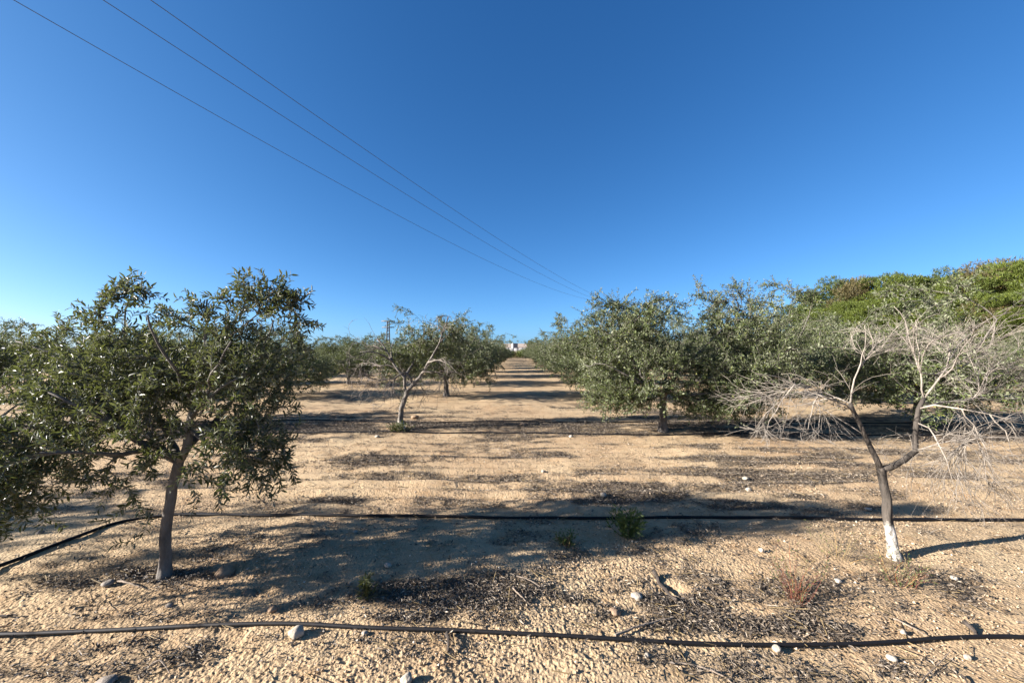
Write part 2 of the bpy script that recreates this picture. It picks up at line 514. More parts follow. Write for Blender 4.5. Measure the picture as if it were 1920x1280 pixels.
# ------------------------------------------------------------------ trees
class Skel:
    """a branching skeleton: nodes with a parent, radii by the number of tips they carry"""
    def __init__(s, seed):
        s.rng = np.random.default_rng(seed)
        s.P, s.par, s.rad, s.paths = [], [], [], []
    def arr(s):
        return np.array(s.P)
    def limb(s, pts, r0, r1, attach=None, tagname='limb', step=.08, wob=.005):
        P = catmull(pts, step)
        P[1:-1] += s.rng.normal(0, wob, (len(P) - 2, 3)) * np.array([1, 1, .5]) if len(P) > 2 else 0
        if attach is None:
            prev = -1; ids = []; rng_ = range(len(P))
        else:
            A = s.arr(); prev = int(np.argmin(((A - P[0]) ** 2).sum(1))); ids = [prev]; rng_ = range(1, len(P))
        for i in rng_:
            t = i / (len(P) - 1)
            s.P.append(P[i]); s.par.append(prev); s.rad.append(r1 + (r0 - r1) * (1 - t) ** 1.25); prev = len(s.P) - 1; ids.append(prev)
        s.paths.append((tagname, ids))
    def grow(s, att, tagname, up=.15, step=.07, droop=0.0, wob=.003, lowbias=.0, minidx=0, pref=None, align=.25, jit=.04):
        A = s.arr()
        key = np.array([np.min(((A - a) ** 2).sum(1)) for a in att])
        for a in np.asarray(att)[np.argsort(key)]:
            A = s.arr()
            d = np.linalg.norm(A - a, axis=1)
            cost = (d if pref is None else np.where(d < pref, 1.2 * (pref - d), d - pref)) + lowbias * np.maximum(A[:, 2] - a[2], 0)
            cost = cost + s.rng.random(len(d)) * jit
            if align:
                pp = np.array(s.par); pd_ = A - A[np.maximum(pp, 0)]
                cost = cost - align * ((a - A) * pd_).sum(1) / (d * np.linalg.norm(pd_, axis=1) + 1e-6)
            cost[:minidx] += 5
            n = int(np.argmin(cost)); L = d[n]
            if L < .03: continue
            pd = A[n] - A[s.par[n]] if s.par[n] >= 0 else np.array([0, 0, 1.0])
            pd = pd / (np.linalg.norm(pd) + 1e-9)
            c = A[n] + pd * L * .28 + np.array([0, 0, up * L]) + s.rng.normal(0, .05 * L, 3) + (a - A[n]) * .25
            m = max(3, int(L / step))
            t = (np.arange(1, m + 1) / m)[:, None]
            Q = (1 - t) ** 2 * A[n] + 2 * t * (1 - t) * c + t ** 2 * a
            Q[:, 2] -= droop * L * (t[:, 0] ** 2)
            Q += s.rng.normal(0, wob, Q.shape)
            prev = n; ids = [n]
            for q in Q:
                s.P.append(q); s.par.append(prev); s.rad.append(0.0); prev = len(s.P) - 1; ids.append(prev)
            s.paths.append((tagname, ids))
    def radii(s, tip=.0022, ex=2.35):
        n = len(s.P); cnt = np.zeros(n); ch = np.zeros(n, int)
        for i in range(n):
            if s.par[i] >= 0: ch[s.par[i]] += 1
        for i in range(n - 1, -1, -1):
            if ch[i] == 0: cnt[i] = 1
            if s.par[i] >= 0: cnt[s.par[i]] += cnt[i]
        R = np.array(s.rad); auto = tip * cnt ** (1 / ex)
        for i in range(n):
            if R[i] <= 0:
                p = s.par[i]; R[i] = min(auto[i], R[p] * .8 if s.rad[p] > 0 else R[p])
        return R
    def tubes(s, tags, R, sides=None, rmin=0):
        g = Geo(); A = s.arr()
        for t, ids in s.paths:
            if t not in tags: continue
            r = R[ids].copy()
            if t != 'trunk' and len(ids) > 1 and s.par[ids[0]] >= -1 and t != 'limb': r[0] = min(r[0], r[1] * 1.15)
            if t == 'limb' and len(ids) > 1: r[0] = r[1]
            r = np.maximum(r, rmin)
            PP = A[ids]
            if t == 'trunk':
                tt = np.linspace(0, 1, len(PP) * 4); u_ = np.linspace(0, 1, len(PP))
                PP = np.stack([np.interp(tt, u_, PP[:, k]) for k in range(3)], -1); r = np.interp(tt, u_, r)
                r = r * (1 + .45 * np.exp(-np.maximum(PP[:, 2], 0) / (r[0] * 1.3)))
                T = PP[-1] - PP[-2]; T = T / np.linalg.norm(T)
                PP = np.concatenate([PP, [PP[-1] + T * r[-1] * .45, PP[-1] + T * r[-1] * .8]]); r = np.concatenate([r, [r[-1] * .86, r[-1] * .5]])
            n = sides or (18 if r.max() > .03 else 9 if r.max() > .015 else 5 if r.max() > .005 else 3)
            tube(g, PP, r, n)
        return g
    def sprigs(s, g, tags, n, lo, hi, r, up=.1):
        """short leafy side shoots on the listed paths; adds their stems to g and returns them for leaves()"""
        A = s.arr(); out = []
        for t, ids in s.paths:
            if t not in tags or len(ids) < 2: continue
            P = A[ids]
            for _ in range(n):
                q = s.rng.uniform(.25, 1.0) * (len(P) - 1); i = min(int(q), len(P) - 2)
                x = P[i] + (P[i + 1] - P[i]) * (q - i); T = P[i + 1] - P[i]; T = T / (np.linalg.norm(T) + 1e-9)
                d = T * .6 + s.rng.normal(0, .55, 3) + np.array([0, 0, up]); d /= np.linalg.norm(d) + 1e-9
                L = s.rng.uniform(lo, hi)
                t_ = np.linspace(0, 1, 4)[:, None]
                Q = x + d * L * t_ + np.array([0, 0, 1.0]) * L * (up - .12) * t_ ** 2 + s.rng.normal(0, .03 * L, 3) * t_ ** 2
                tube(g, Q, r * np.array([1, .9, .75, .5]), 3, False)
                sl = np.linalg.norm(np.diff(Q, axis=0), axis=1)
                out.append((Q, np.concatenate([[0], np.cumsum(sl)]), L * .08))
        return out
    def shoots(s, tags, tail=.3):
        A = s.arr(); out = []
        for t, ids in s.paths:
            if t in tags:
                P = A[ids]
                sl = np.linalg.norm(np.diff(P, axis=0), axis=1); c = np.concatenate([[0], np.cumsum(sl)])
                lo = max(0, c[-1] - tail)
                out.append((P, c, lo))
        return out

def in_ells(rng, ells, n, shell=.38, zmin=None):
    vol = np.array([e[1][0] * e[1][1] * e[1][2] for e in ells]); vol = vol ** .8; vol /= vol.sum()
    out = []
    for k in rng.choice(len(ells), n, p=vol):
        c, r = ells[k]
        d = nrm(rng.normal(0, 1, 3)); q = np.array(c) + d * np.array(r) * rng.random() ** shell
        out.append(q)
    out = np.array(out)
    if zmin is not None: out[:, 2] = np.maximum(out[:, 2], zmin + .1 * rng.random(len(out)))
    return out

def leaves(rng, shoots, spacing, length, width, fine=False, per=2, fold=.25):
    Ps, Ds, Ns, Ls = [], [], [], []
    for P, c, lo in shoots:
        n = int((c[-1] - lo) / spacing)
        if n < 1: continue
        sarr = lo + (np.arange(n) + rng.random()) * spacing; sarr = np.minimum(sarr, c[-1])
        X = np.stack([np.interp(sarr, c, P[:, k]) for k in range(3)], -1)
        T = np.stack([np.interp(np.minimum(sarr + .02, c[-1]), c, P[:, k]) - np.interp(np.maximum(sarr - .03, 0), c, P[:, k]) for k in range(3)], -1)
        T = nrm(T)
        S = nrm(np.cross(T, nrm(rng.normal(0, 1, 3))[None])); B = np.cross(T, S)
        for q in range(per):
            ph = q * pi + (np.arange(n) % 2) * pi / 2 + rng.normal(0, .35, n)
            O = np.cos(ph)[:, None] * S + np.sin(ph)[:, None] * B
            D = nrm(T * rng.uniform(.35, 1.0, (n, 1)) + O * .85 + rng.normal(0, .18, (n, 3)))
            U = np.array([0, 0, 1.0]) * .55 + T * .5 + rng.normal(0, .45, (n, 3))
            Ps.append(X); Ds.append(D); Ns.append(U); Ls.append(length * rng.uniform(.6, 1.12, n))
    P = np.concatenate(Ps); D = np.concatenate(Ds); U = np.concatenate(Ns); L = np.concatenate(Ls)[:, None]
    S = nrm(np.cross(D, U)); U = np.cross(S, D)
    W = L * width / length * rng.uniform(.8, 1.15, (len(P), 1))
    n = len(P); g = Geo()
    if fine:
        dr = -.10 * L * rng.uniform(-.6, 1.6, (n, 1))
        a = P; m1 = P + D * L * .32 + U * L * .03; m2 = P + D * L * .68 + dr * U * .3; t = P + D * L + dr * U
        V = np.stack([a, m1 + S * W * .46 + U * W * fold, m1 - S * W * .46 + U * W * fold, m2 + S * W * .40 + U * W * fold, m2 - S * W * .40 + U * W * fold, t, m1, m2], 1)
        k = np.arange(n)[:, None] * 8
        g.add(V.reshape(-1, 3), [np.concatenate([k + [0, 1, 6], k + [0, 6, 2], k + [5, 7, 3], k + [5, 4, 7]]), np.concatenate([k + [6, 1, 3, 7], k + [2, 6, 7, 4]])])
    else:
        V = np.stack([P, P + D * L * .5 + S * W * .5, P + D * L - U * L * .08, P + D * L * .5 - S * W * .5], 1)
        k = np.arange(n)[:, None] * 4
        g.add(V.reshape(-1, 3), [k + [0, 1, 2, 3]])
    # upper side of the leaf towards U
    return g

def rel(pts, root, d0):
    """photo pixels (u, v, depth offset) -> points relative to the tree's foot"""
    return [at(p[0], p[1], d0 + (p[2] if len(p) > 2 else 0)) - root for p in pts]

# ---- the big olive at the left, close to the camera
def near_olive():
    root = gpt(316, 1078); d0 = root[1]
    s = Skel(101); L = lambda pts: rel(pts, root, d0)
    s.limb([np.array([0, 0, -.08])] + L([(312, 1040), (313, 1000), (319, 940), (327, 895), (336, 866)]), .036, .031, None, 'trunk', wob=.003)
    s.limb(L([(336, 866), (318, 850), (292, 836), (262, 832, -.05), (215, 800, -.12), (150, 765, -.2), (85, 735, -.25)]), .028, .008, 1)
    s.limb(L([(336, 866), (349, 842), (352, 805), (361, 760), (373, 700), (383, 640), (386, 595), (383, 560)]), .030, .005, 1)
    s.limb(L([(379, 655), (405, 645), (440, 620), (478, 590)]), .012, .004, 1)
    s.limb(L([(349, 842), (365, 825, .1), (400, 795, .3), (445, 735, .5), (485, 670, .6), (510, 600, .65)]), .026, .006, 1)
    s.limb(L([(336, 866), (322, 830, .15), (290, 770, .35), (250, 690, .5), (225, 620, .5), (235, 560, .5)]), .028, .006, 1)
    s.limb(L([(292, 836), (230, 850, -.2), (150, 850, -.4), (70, 850, -.55)]), .02, .006, 1)
    s.limb(L([(352, 805), (400, 835, -.1), (450, 850, -.1), (490, 860, -.1)]), .014, .005, 1)
    s.limb(L([(361, 760), (330, 700, -.2), (290, 640, -.3), (270, 590, -.35)]), .016, .005, 1)
    s.limb(L([(352, 790), (385, 740, -.2), (395, 700, -.3), (430, 640, -.35)]), .014, .005, 1)
    s.limb(L([(215, 800, -.12), (150, 720, .1), (80, 660, .2), (20, 640, .3)]), .016, .005, 1)
    E = [((.30, .15, 1.36), (.46, .52, .50)), ((-.35, .15, 1.30), (.56, .6, .44)), ((-1.0, 0, 1.0), (.58, .6, .46)), ((.50, .0, .96), (.25, .4, .38)), ((-.9, -.5, .66), (.55, .35, .25)), ((.55, .05, 1.58), (.30, .42, .38)), ((.62, .0, 1.18), (.24, .38, .40)), ((.54, .1, .80), (.22, .35, .2)), ((.0, .15, 1.55), (.72, .5, .30)), ((-.5, .2, 1.45), (.4, .45, .35)), ((-1.0, .2, 1.2), (.5, .5, .35)), ((-.75, -.62, .92), (.45, .32, .32)),
         ((-.95, -.40, .80), (.60, .40, .36)), ((-1.5, 0, .85), (.45, .45, .4)), ((-.25, -.1, 1.05), (.5, .5, .4)), ((.55, .2, .75), (.25, .3, .22))]
    top = L([(190, 545), (225, 535), (243, 512), (262, 545), (300, 575, .2), (345, 562), (383, 558), (420, 545, .1), (452, 520), (470, 540), (490, 520), (510, 545), (520, 528), (530, 552), (542, 548), (562, 576), (552, 600), (552, 640),
             (130, 592, .1), (100, 610, .2), (165, 575), (185, 562), (60, 625, .2), (30, 640, .3), (545, 680), (530, 535), (505, 535), (435, 530), (215, 550)])
    low = L([(250, 1025, -.1), (200, 980), (520, 940, .1), (555, 905, .1), (430, 935), (120, 990, -.1), (180, 960, -.2), (280, 960), (370, 945), (60, 960, -.2), (30, 930, -.3), (390, 900), (480, 900), (250, 930)])
    s.grow(in_ells(s.rng, E, 110, .6), 'branch', .22, lowbias=.5, minidx=12)
    s.grow(top, 'shoot', .05, lowbias=.4, minidx=12)
    s.grow(low, 'shoot', .25, droop=0, minidx=12)
    s.grow(in_ells(s.rng, E, 1200, .38), 'shoot', .12, lowbias=.3, minidx=12)
    extra = []
    A = np.array(top)
    for q in A:
        for _ in range(4): extra.append(q + s.rng.normal(0, .06, 3) + np.array([0, 0, -.09]))
    s.grow(np.array(extra), 'shoot', .1, minidx=12)
    R = s.radii(.0016)
    o = empty("olive_tree", root)
    tag(o, "large olive tree with grey trunk in the left foreground, crown cut by the edge", "olive tree")
    s.tubes(['trunk'], R).obj("trunk", m_bark_grey, o)
    for k, (t, ids) in enumerate([p for p in s.paths if p[0] == 'limb']):
        g = Geo(); r = R[ids].copy(); r[0] = r[1]
        tube(g, s.arr()[ids], r, 9); g.obj("limb", m_bark_pale if k == 1 else m_twig if k == 2 else m_bark, o)
    g = s.tubes(['branch', 'shoot'], R)
    sh = s.shoots(['shoot'], .26) + s.sprigs(g, ['shoot'], 2, .07, .16, .0011)
    k = g.nfaces(); g.join(leaves(s.rng, sh, .0185, .050, .0145, True)); print('near leaves', g.nfaces())
    g.obj("crown", [m_bark_pale, m_leaf_near], o, smooth=False, split=k)
near_olive()

# ---- the bare dead tree at the right, close to the camera
def near_dead():
    root = gpt(1662, 1036); d0 = root[1]
    s = Skel(202); L = lambda pts: rel(pts, root, d0)
    s.limb([np.array([0, 0, -.08])] + L([(1659, 1010), (1655, 985), (1651, 965), (1650, 930), (1645, 895), (1642, 876)]), .032, .027, None, 'trunk', wob=.004)
    s.limb(L([(1642, 876), (1634, 855), (1622, 832), (1608, 800), (1597, 775), (1588, 755)]), .021, .013, 1, wob=.004)
    s.limb(L([(1644, 882), (1660, 872), (1682, 860), (1702, 842), (1708, 815), (1707, 790), (1714, 765), (1724, 745)]), .023, .014, 1, wob=.006)
    s.limb(L([(1588, 755), (1590, 735), (1598, 710), (1607, 680), (1617, 650), (1617, 610)]), .007, .002, 1)
    s.limb(L([(1597, 772), (1565, 752, -.1), (1530, 740, -.15), (1490, 720, -.2), (1455, 706, -.2), (1415, 700, -.25)]), .007, .002, 1)
    s.limb(L([(1588, 755), (1560, 745, .1), (1525, 752, .2), (1480, 760, .25), (1430, 755, .3)]), .007, .002, 1)
    s.limb(L([(1724, 745), (1721, 715), (1714, 680), (1712, 640), (1712, 600)]), .007, .002, 1)
    s.limb(L([(1718, 700), (1706, 665), (1700, 635), (1690, 600), (1672, 575)]), .0075, .002, 1)
    s.limb(L([(1724, 745), (1742, 722), (1765, 690), (1785, 655, .1), (1812, 625, .15), (1845, 600, .2), (1890, 585, .2)]), .007, .002, 1)
    s.limb(L([(1750, 712), (1775, 690, -.1), (1800, 650, -.2), (1830, 620, -.25)]), .0065, .002, 1)
    s.limb(L([(1714, 765), (1745, 758, -.1), (1790, 765, -.2), (1840, 775, -.25), (1895, 790, -.3)]), .0075, .002, 1)
    s.limb(L([(1714, 765), (1760, 752, .2), (1815, 745, .35), (1840, 720, .4), (1850, 690, .45), (1905, 650, .5)]), .0075, .002, 1)
    s.limb(L([(1705, 830), (1740, 830, -.1), (1780, 850, -.15), (1820, 880, -.2)]), .0065, .002, 1)
    s.limb(L([(1722, 700), (1750, 700, .1), (1785, 690, .1), (1840, 660, .2)]), .006, .002, 1)
    s.limb(L([(1790, 765, -.2), (1812, 795, -.2), (1835, 850, -.2), (1850, 900, -.15)]), .005, .0016, 1)
    s.limb(L([(1840, 775, -.25), (1868, 805, -.25), (1888, 860, -.25)]), .005, .0016, 1)
    s.limb(L([(1709, 795), (1732, 800, -.1), (1752, 838, -.2), (1775, 905, -.25)]), .006, .0016, 1)
    s.limb(L([(1490, 720, -.2), (1462, 748, -.2), (1440, 790, -.2), (1425, 825, -.2)]), .005, .0016, 1)
    s.limb(L([(1530, 740, -.15), (1515, 770, -.1), (1508, 810, -.1)]), .005, .0016, 1)
    def E(u, v, ru, rv, dd=0, rd=.45):
        c = at(u, v, d0 + dd) - root
        return (c, (ru / FPX * d0, rd, rv / FPX * d0))
    nl = 20
    up = [E(1715, 625, 70, 45), E(1800, 640, 70, 50, .1), E(1870, 610, 60, 40, .2), E(1640, 640, 50, 45, .1), E(1860, 700, 60, 60, .3)]
    dl = [E(1460, 760, 80, 45, -.1), E(1540, 770, 70, 45, 0), E(1590, 700, 60, 50, 0)]
    dr = [E(1800, 790, 110, 50, -.1), E(1870, 800, 70, 60, -.1), E(1750, 840, 90, 60, -.1)]
    s.grow(in_ells(s.rng, up, 46, .6), 'branch', .1, minidx=nl, pref=.22, jit=.45)
    s.grow(in_ells(s.rng, dl, 28, .6), 'branch', .22, minidx=nl, droop=.1, pref=.22, jit=.45)
    s.grow(in_ells(s.rng, dr, 40, .6), 'branch', .2, minidx=nl, droop=.1, pref=.22, jit=.45)
    nb_ = len(s.P) // 3
    s.grow(in_ells(s.rng, up, 380, .35), 'twig', .06, minidx=nb_, pref=.13, jit=.12, align=.1)
    lowl = [E(1420, 815, 60, 18, -.2), E(1480, 820, 70, 22, -.15), E(1550, 820, 70, 20, -.1), E(1400, 740, 40, 50, -.1), E(1500, 740, 90, 50)]
    lowr = [E(1800, 870, 100, 60, -.15), E(1860, 840, 60, 50, -.2), E(1760, 930, 60, 40, -.1), E(1720, 860, 50, 60, -.1), E(1850, 920, 60, 40, -.1)]
    s.grow(in_ells(s.rng, lowl, 165, .5), 'twig', .14, minidx=nb_, pref=.16, jit=.12, align=.1)
    s.grow(in_ells(s.rng, lowr, 270, .5), 'twig', .14, minidx=nb_, pref=.18, jit=.12, align=.1)
    s.grow(np.array(L([(1745, 985, -.05), (1730, 990), (1760, 960, .05), (1710, 930, -.1), (1690, 915, -.1)])), 'twig', .3)
    R = s.radii(.0012, 2.7)
    o = empty("dead_tree", root)
    tag(o, "bare dead olive tree in right foreground with white-painted trunk foot and bleached twigs", "dead tree")
    s.tubes(['trunk'], R).obj("trunk", m_bark_dark, o)
    for k, (t, ids) in enumerate([p for p in s.paths if p[0] == 'limb']):
        g = Geo(); r = R[ids].copy(); r[0] = r[1]
        tube(g, s.arr()[ids], r, 9 if k < 2 else 7); g.obj("limb", m_bark_dark if k < 2 else m_twig, o)
    g = s.tubes(['branch', 'twig'], R, rmin=.0012)
    s.sprigs(g, ['twig'], 2, .05, .15, .0008, .02); s.sprigs(g, ['branch'], 3, .06, .2, .0009, 0)
    g.obj("crown", m_twig, o)
near_dead()

# ---- second row, left of the aisle: half-dead tree in a V
def half_dead():
    root = gpt(754, 803); d0 = root[1]
    s = Skel(303); L = lambda pts: rel(pts, root, d0)
    s.limb([np.array([0, 0, -.08])] + L([(752, 785), (754, 765), (758, 748), (764, 733)]), .056, .043, None, 'trunk', wob=.008)
    s.limb(L([(760, 742), (759, 725), (758, 707), (746, 693), (735, 678), (726, 660), (716, 645), (706, 635)]), .034, .010, 1)
    s.limb(L([(764, 733), (778, 718), (792, 700), (803, 680), (815, 660), (824, 640), (830, 622)]), .038, .012, 1)
    s.limb(L([(735, 678), (720, 668, -.2), (700, 660, -.4), (675, 660, -.5)]), .022, .008, 1)
    s.limb(L([(735, 678), (733, 655, .1), (738, 640, .1)]), .02, .008, 1)
    s.limb(L([(803, 680), (820, 675, -.3), (840, 682, -.5), (858, 700, -.6)]), .016, .004, 1)
    s.limb(L([(758, 707), (775, 680, .3), (790, 650, .4), (795, 620, .4)]), .03, .01, 1)
    s.limb(L([(830, 622), (836, 605), (842, 590)]), .012, .004, 1)
    def E(u, v, ru, rv, dd=0, rd=.7):
        return (at(u, v, d0 + dd) - root, (ru / FPX * d0, rd, rv / FPX * d0))
    tw = [E(680, 690, 40, 50), E(705, 710, 45, 50, -.2), E(835, 700, 40, 45, -.2), E(770, 720, 60, 50, .2), E(830, 600, 25, 20), E(695, 635, 25, 15)]
    gr = [E(790, 635, 50, 30, .35, .4), E(800, 665, 50, 38, .4, .4), E(745, 668, 28, 24, .35, .4), E(850, 625, 30, 25, .3, .4), E(765, 690, 30, 25, .6, .3), E(757, 738, 9, 16, .15, .1), E(722, 685, 30, 32, .4, .3), E(860, 650, 30, 35, .6, .35)]
    s.grow(in_ells(s.rng, tw, 60, .6), 'branch', .2, minidx=14, pref=.25, jit=.3)
    s.grow(in_ells(s.rng, gr, 40, .6), 'branch', .2, minidx=14)
    s.grow(in_ells(s.rng, tw, 340, .45) - np.array([0, 0, .12]), 'twig', .25, minidx=40, pref=.2, jit=.2, align=.1)
    s.grow(np.array(L([(790, 600), (797, 590), (845, 592), (838, 600), (655, 625), (690, 605), (765, 610), (660, 600)])), 'twig', .05, minidx=14)
    s.grow(in_ells(s.rng, gr, 420, .4), 'shoot', .12, minidx=14)
    R = s.radii(.0028, 2.5)
    o = empty("olive_tree", root)
    tag(o, "half-dead olive tree left of the aisle with V-shaped grey limbs and a whitewashed trunk foot", "olive tree")
    s.tubes(['trunk'], R).obj("trunk", m_bark_half, o)
    for t, ids in [p for p in s.paths if p[0] == 'limb']:
        g = Geo(); r = R[ids].copy(); r[0] = r[1]
        tube(g, s.arr()[ids], r, 9); g.obj("limb", m_bark_half, o)
    g = s.tubes(['branch', 'twig', 'shoot'], R, rmin=.003)
    s.sprigs(g, ['twig'], 2, .1, .25, .0022, -.1)
    sh = s.shoots(['shoot'], .3) + s.sprigs(g, ['shoot'], 2, .12, .25, .002)
    k = g.nfaces(); g.join(leaves(s.rng, sh, .032, .060, .020)); g.obj("crown", [m_twig_grey, m_leaf], o, smooth=False, split=k)
half_dead()

# ---- generic olive maker; returns meshes for trunk, branches and crown
def olive(seed, E, limbs, tops=(), nb=70, ns=560, tail=.34, sp=.030, ll=.070, lw=.018, tr=.085, fork=.62, rmin=.003, trunk_lean=(.03, 0), nsp=3):
    s = Skel(seed)
    f = np.array([trunk_lean[0], trunk_lean[1], fork])
    s.limb([np.array([0, 0, -.1]), np.array([.01, .0, fork * .35]), np.array([trunk_lean[0] * .4, trunk_lean[1] * .7, fork * .7]), f], tr, tr * .8, None, 'trunk')
    n0 = len(s.P) - 1
    for pts in limbs:
        s.limb([f] + [np.array(p) for p in pts], tr * .55, tr * .14, 1)
    s.grow(in_ells(s.rng, E, nb, .6), 'branch', .18, step=.12, lowbias=.4, minidx=n0)
    if len(tops): s.grow(np.array(tops), 'shoot', .05, step=.12, minidx=n0)
    if len(tops):
        ex = np.concatenate([np.array(tops) + s.rng.normal(0, .10, (len(tops), 3)) - np.array([0, 0, .12]) for _ in range(4)])
        s.grow(ex, 'shoot', .1, step=.12, minidx=n0)
    s.grow(in_ells(s.rng, E, ns, .36, .28), 'shoot', .10, step=.12, lowbias=.2, minidx=n0)
    R = s.radii(.0026, 2.4)
    g = s.tubes(['branch', 'shoot'], R, rmin=rmin)
    sh = s.shoots(['shoot'], tail) + s.sprigs(g, ['shoot'], nsp, .12, .30, rmin * .7)
    k = g.nfaces(); g.join(leaves(s.rng, sh, sp, ll, lw)); print('leaves', g.nfaces() - k)
    return s.tubes(['trunk', 'limb'], R).mesh("trunk", m_bark), g.mesh("crown", [m_bark, m_leaf], False, k)

def place_olive(meshes, loc, rz, sc, label, group=None, name="olive_tree", far=False):
    o = empty(name, loc, rz, sc)
    tag(o, label, "olive tree", group)
    link(bpy.data.objects.new("trunk", meshes[0]), o)
    link(bpy.data.objects.new("crown", meshes[1]), o)
    return o

# the full olive right of the aisle in the second row
def right_olive():
    root = gpt(1240, 806); d0 = root[1]
    p = lambda u, v, dd=0: at(u, v, d0 + dd) - root
    def E(u, v, ru, rv, dd=0, rd=1.0):
        return (p(u, v, dd), (ru / FPX * d0, rd, rv / FPX * d0))
    ells = [E(1165, 640, 85, 70), E(1200, 690, 75, 75, -.3), E(1130, 680, 50, 75), E(1165, 735, 55, 38, -.3, .6), E(1370, 660, 95, 80, 0, 1.2), E(1330, 720, 80, 60, -.2), E(1400, 720, 70, 60, -.2), E(1250, 665, 42, 40, .3), E(1390, 600, 60, 45), E(1200, 600, 60, 35), E(1300, 760, 45, 25, -.2, .5), E(1130, 740, 45, 35, -.1, .6), E(1190, 745, 50, 30, -.4, .5), E(1380, 740, 70, 45, -.3, .8), E(1420, 680, 60, 70), E(1340, 760, 60, 28, -.3, .6)]
    limbs = [[p(1225, 735), p(1200, 700), p(1170, 650), p(1130, 620), p(1100, 632)], [p(1250, 725), p(1280, 690), p(1320, 650), p(1360, 610)],
             [p(1245, 720, .2), p(1250, 670, .4), p(1245, 620, .4)], [p(1255, 730, -.2), p(1310, 715, -.5), p(1370, 690, -.6)], [p(1225, 730, -.3), p(1190, 710, -.6), p(1150, 690, -.7)]]
    tops = [p(*q) for q in [(1120, 555), (1108, 578), (1135, 570), (1160, 562), (1178, 555), (1198, 570), (1235, 552), (1225, 565), (1258, 560), (1310, 535), (1312, 555), (1268, 570), (1378, 528), (1385, 550), (1362, 545), (1330, 575), (1410, 545), (1085, 640), (1070, 625), (1145, 560), (1215, 575)]]
    m = olive(404, ells, limbs, tops, nb=120, ns=1900, sp=.027, ll=.056, lw=.021, tr=.078, fork=.66)
    place_olive(m, root, 0, 1, "large full olive right of the aisle, crown hanging low either side of its dark trunk")
right_olive()

def variant(seed):
    r = np.random.default_rng(seed)
    E = []
    for k in range(7):
        a = k / 7 * 2 * pi + r.normal(0, .3); q = r.uniform(.8, 1.25)
        E.append(((math.cos(a) * q, math.sin(a) * q, r.uniform(.85, 1.5)), (r.uniform(.65, .95), r.uniform(.65, .95), r.uniform(.5, .8))))
    E.append(((0, 0, 1.75), (.9, .9, .65))); E.append(((r.normal(0, .3), r.normal(0, .3), 1.3), (1.2, 1.2, .7)))
    limbs = []
    for k in range(5):
        a = k / 5 * 2 * pi + r.normal(0, .35); q = r.uniform(.8, 1.1)
        limbs.append([(math.cos(a) * .3 * q, math.sin(a) * .3 * q, 1.0), (math.cos(a) * .75 * q, math.sin(a) * .75 * q, 1.5), (math.cos(a) * 1.0 * q, math.sin(a) * 1.0 * q, 2.0)])
    tops = [(r.normal(0, .75), r.normal(0, .75), r.uniform(2.3, 2.85)) for _ in range(14)]
    return olive(seed, E, limbs, tops, nb=80, ns=860, sp=.034, ll=.070, lw=.025, tr=r.uniform(.07, .085), fork=r.uniform(.5, .7), rmin=.004)
VARS = [variant(900 + k) for k in range(6)]

def grove():
    rng = np.random.default_rng(77)
    ords = ['first', 'second', 'third', 'fourth', 'fifth', 'sixth', 'seventh', 'eighth', 'ninth', 'tenth', 'eleventh', 'twelfth', 'thirteenth', 'fourteenth']
    special = {(0, 0), (0, 1), (1, 0), (1, 1)}
    i = 0
    for j in range(13):
        y = ROW0 + ROWS * j
        for k in range(-5, 17):
            x = 2.92 - COLW * k
            if (k, j) in special: continue
            if j == 0: 
                if k != 2: continue
            if x / y > 1.42 or x / y < -1.45: 
                if not (j == 0): continue
            if k <= -5 and j > 4: continue
            if k > 1 and j > 8 and k > 9: continue
            xx = x + rng.normal(0, .12); yy = y + rng.normal(0, .12)
            v = VARS[int(rng.integers(len(VARS)))]
            sc = rng.uniform(.9, 1.12); zs = sc * rng.uniform(.9, 1.08)
            group = None
            if k == 1: label = "olive tree lining the aisle on its left, %s back from the camera" % ords[j]; sc *= .98; zs *= .93
            elif k == 0: label = "olive tree lining the aisle on its right, %s back from the camera" % ords[j]
            elif j == 0: label = "olive tree just outside the left edge whose shadow crosses the soil"; sc, zs = .85, .8; xx -= 1.3; yy = 2.3
            elif k == 2 and j == 1: label = "olive tree behind the left foreground olive, second row back"; sc, zs = .88, .66
            elif k == -1 and j == 1: label = "olive tree standing directly behind the bare dead tree"; sc, zs = 1.1, 1.05
            elif k == -1 and j == 2: label = "tall olive tree between the big right olive and the bare dead tree"; sc, zs = 1.2, 1.28
            elif k > 1: zs *= .86; label = "silvery-green olive tree in the packed rows left of the aisle"; group = "olive trees in the rows left of the aisle"
            else: label = "silvery-green olive tree in the rows between the aisle and the pines"; group = "olive trees in the rows right of the aisle"
            o = place_olive(v, (xx, yy, float(gh(xx, yy)) - .02), rng.uniform(0, 2 * pi), (sc, sc, zs), label, group)
grove()

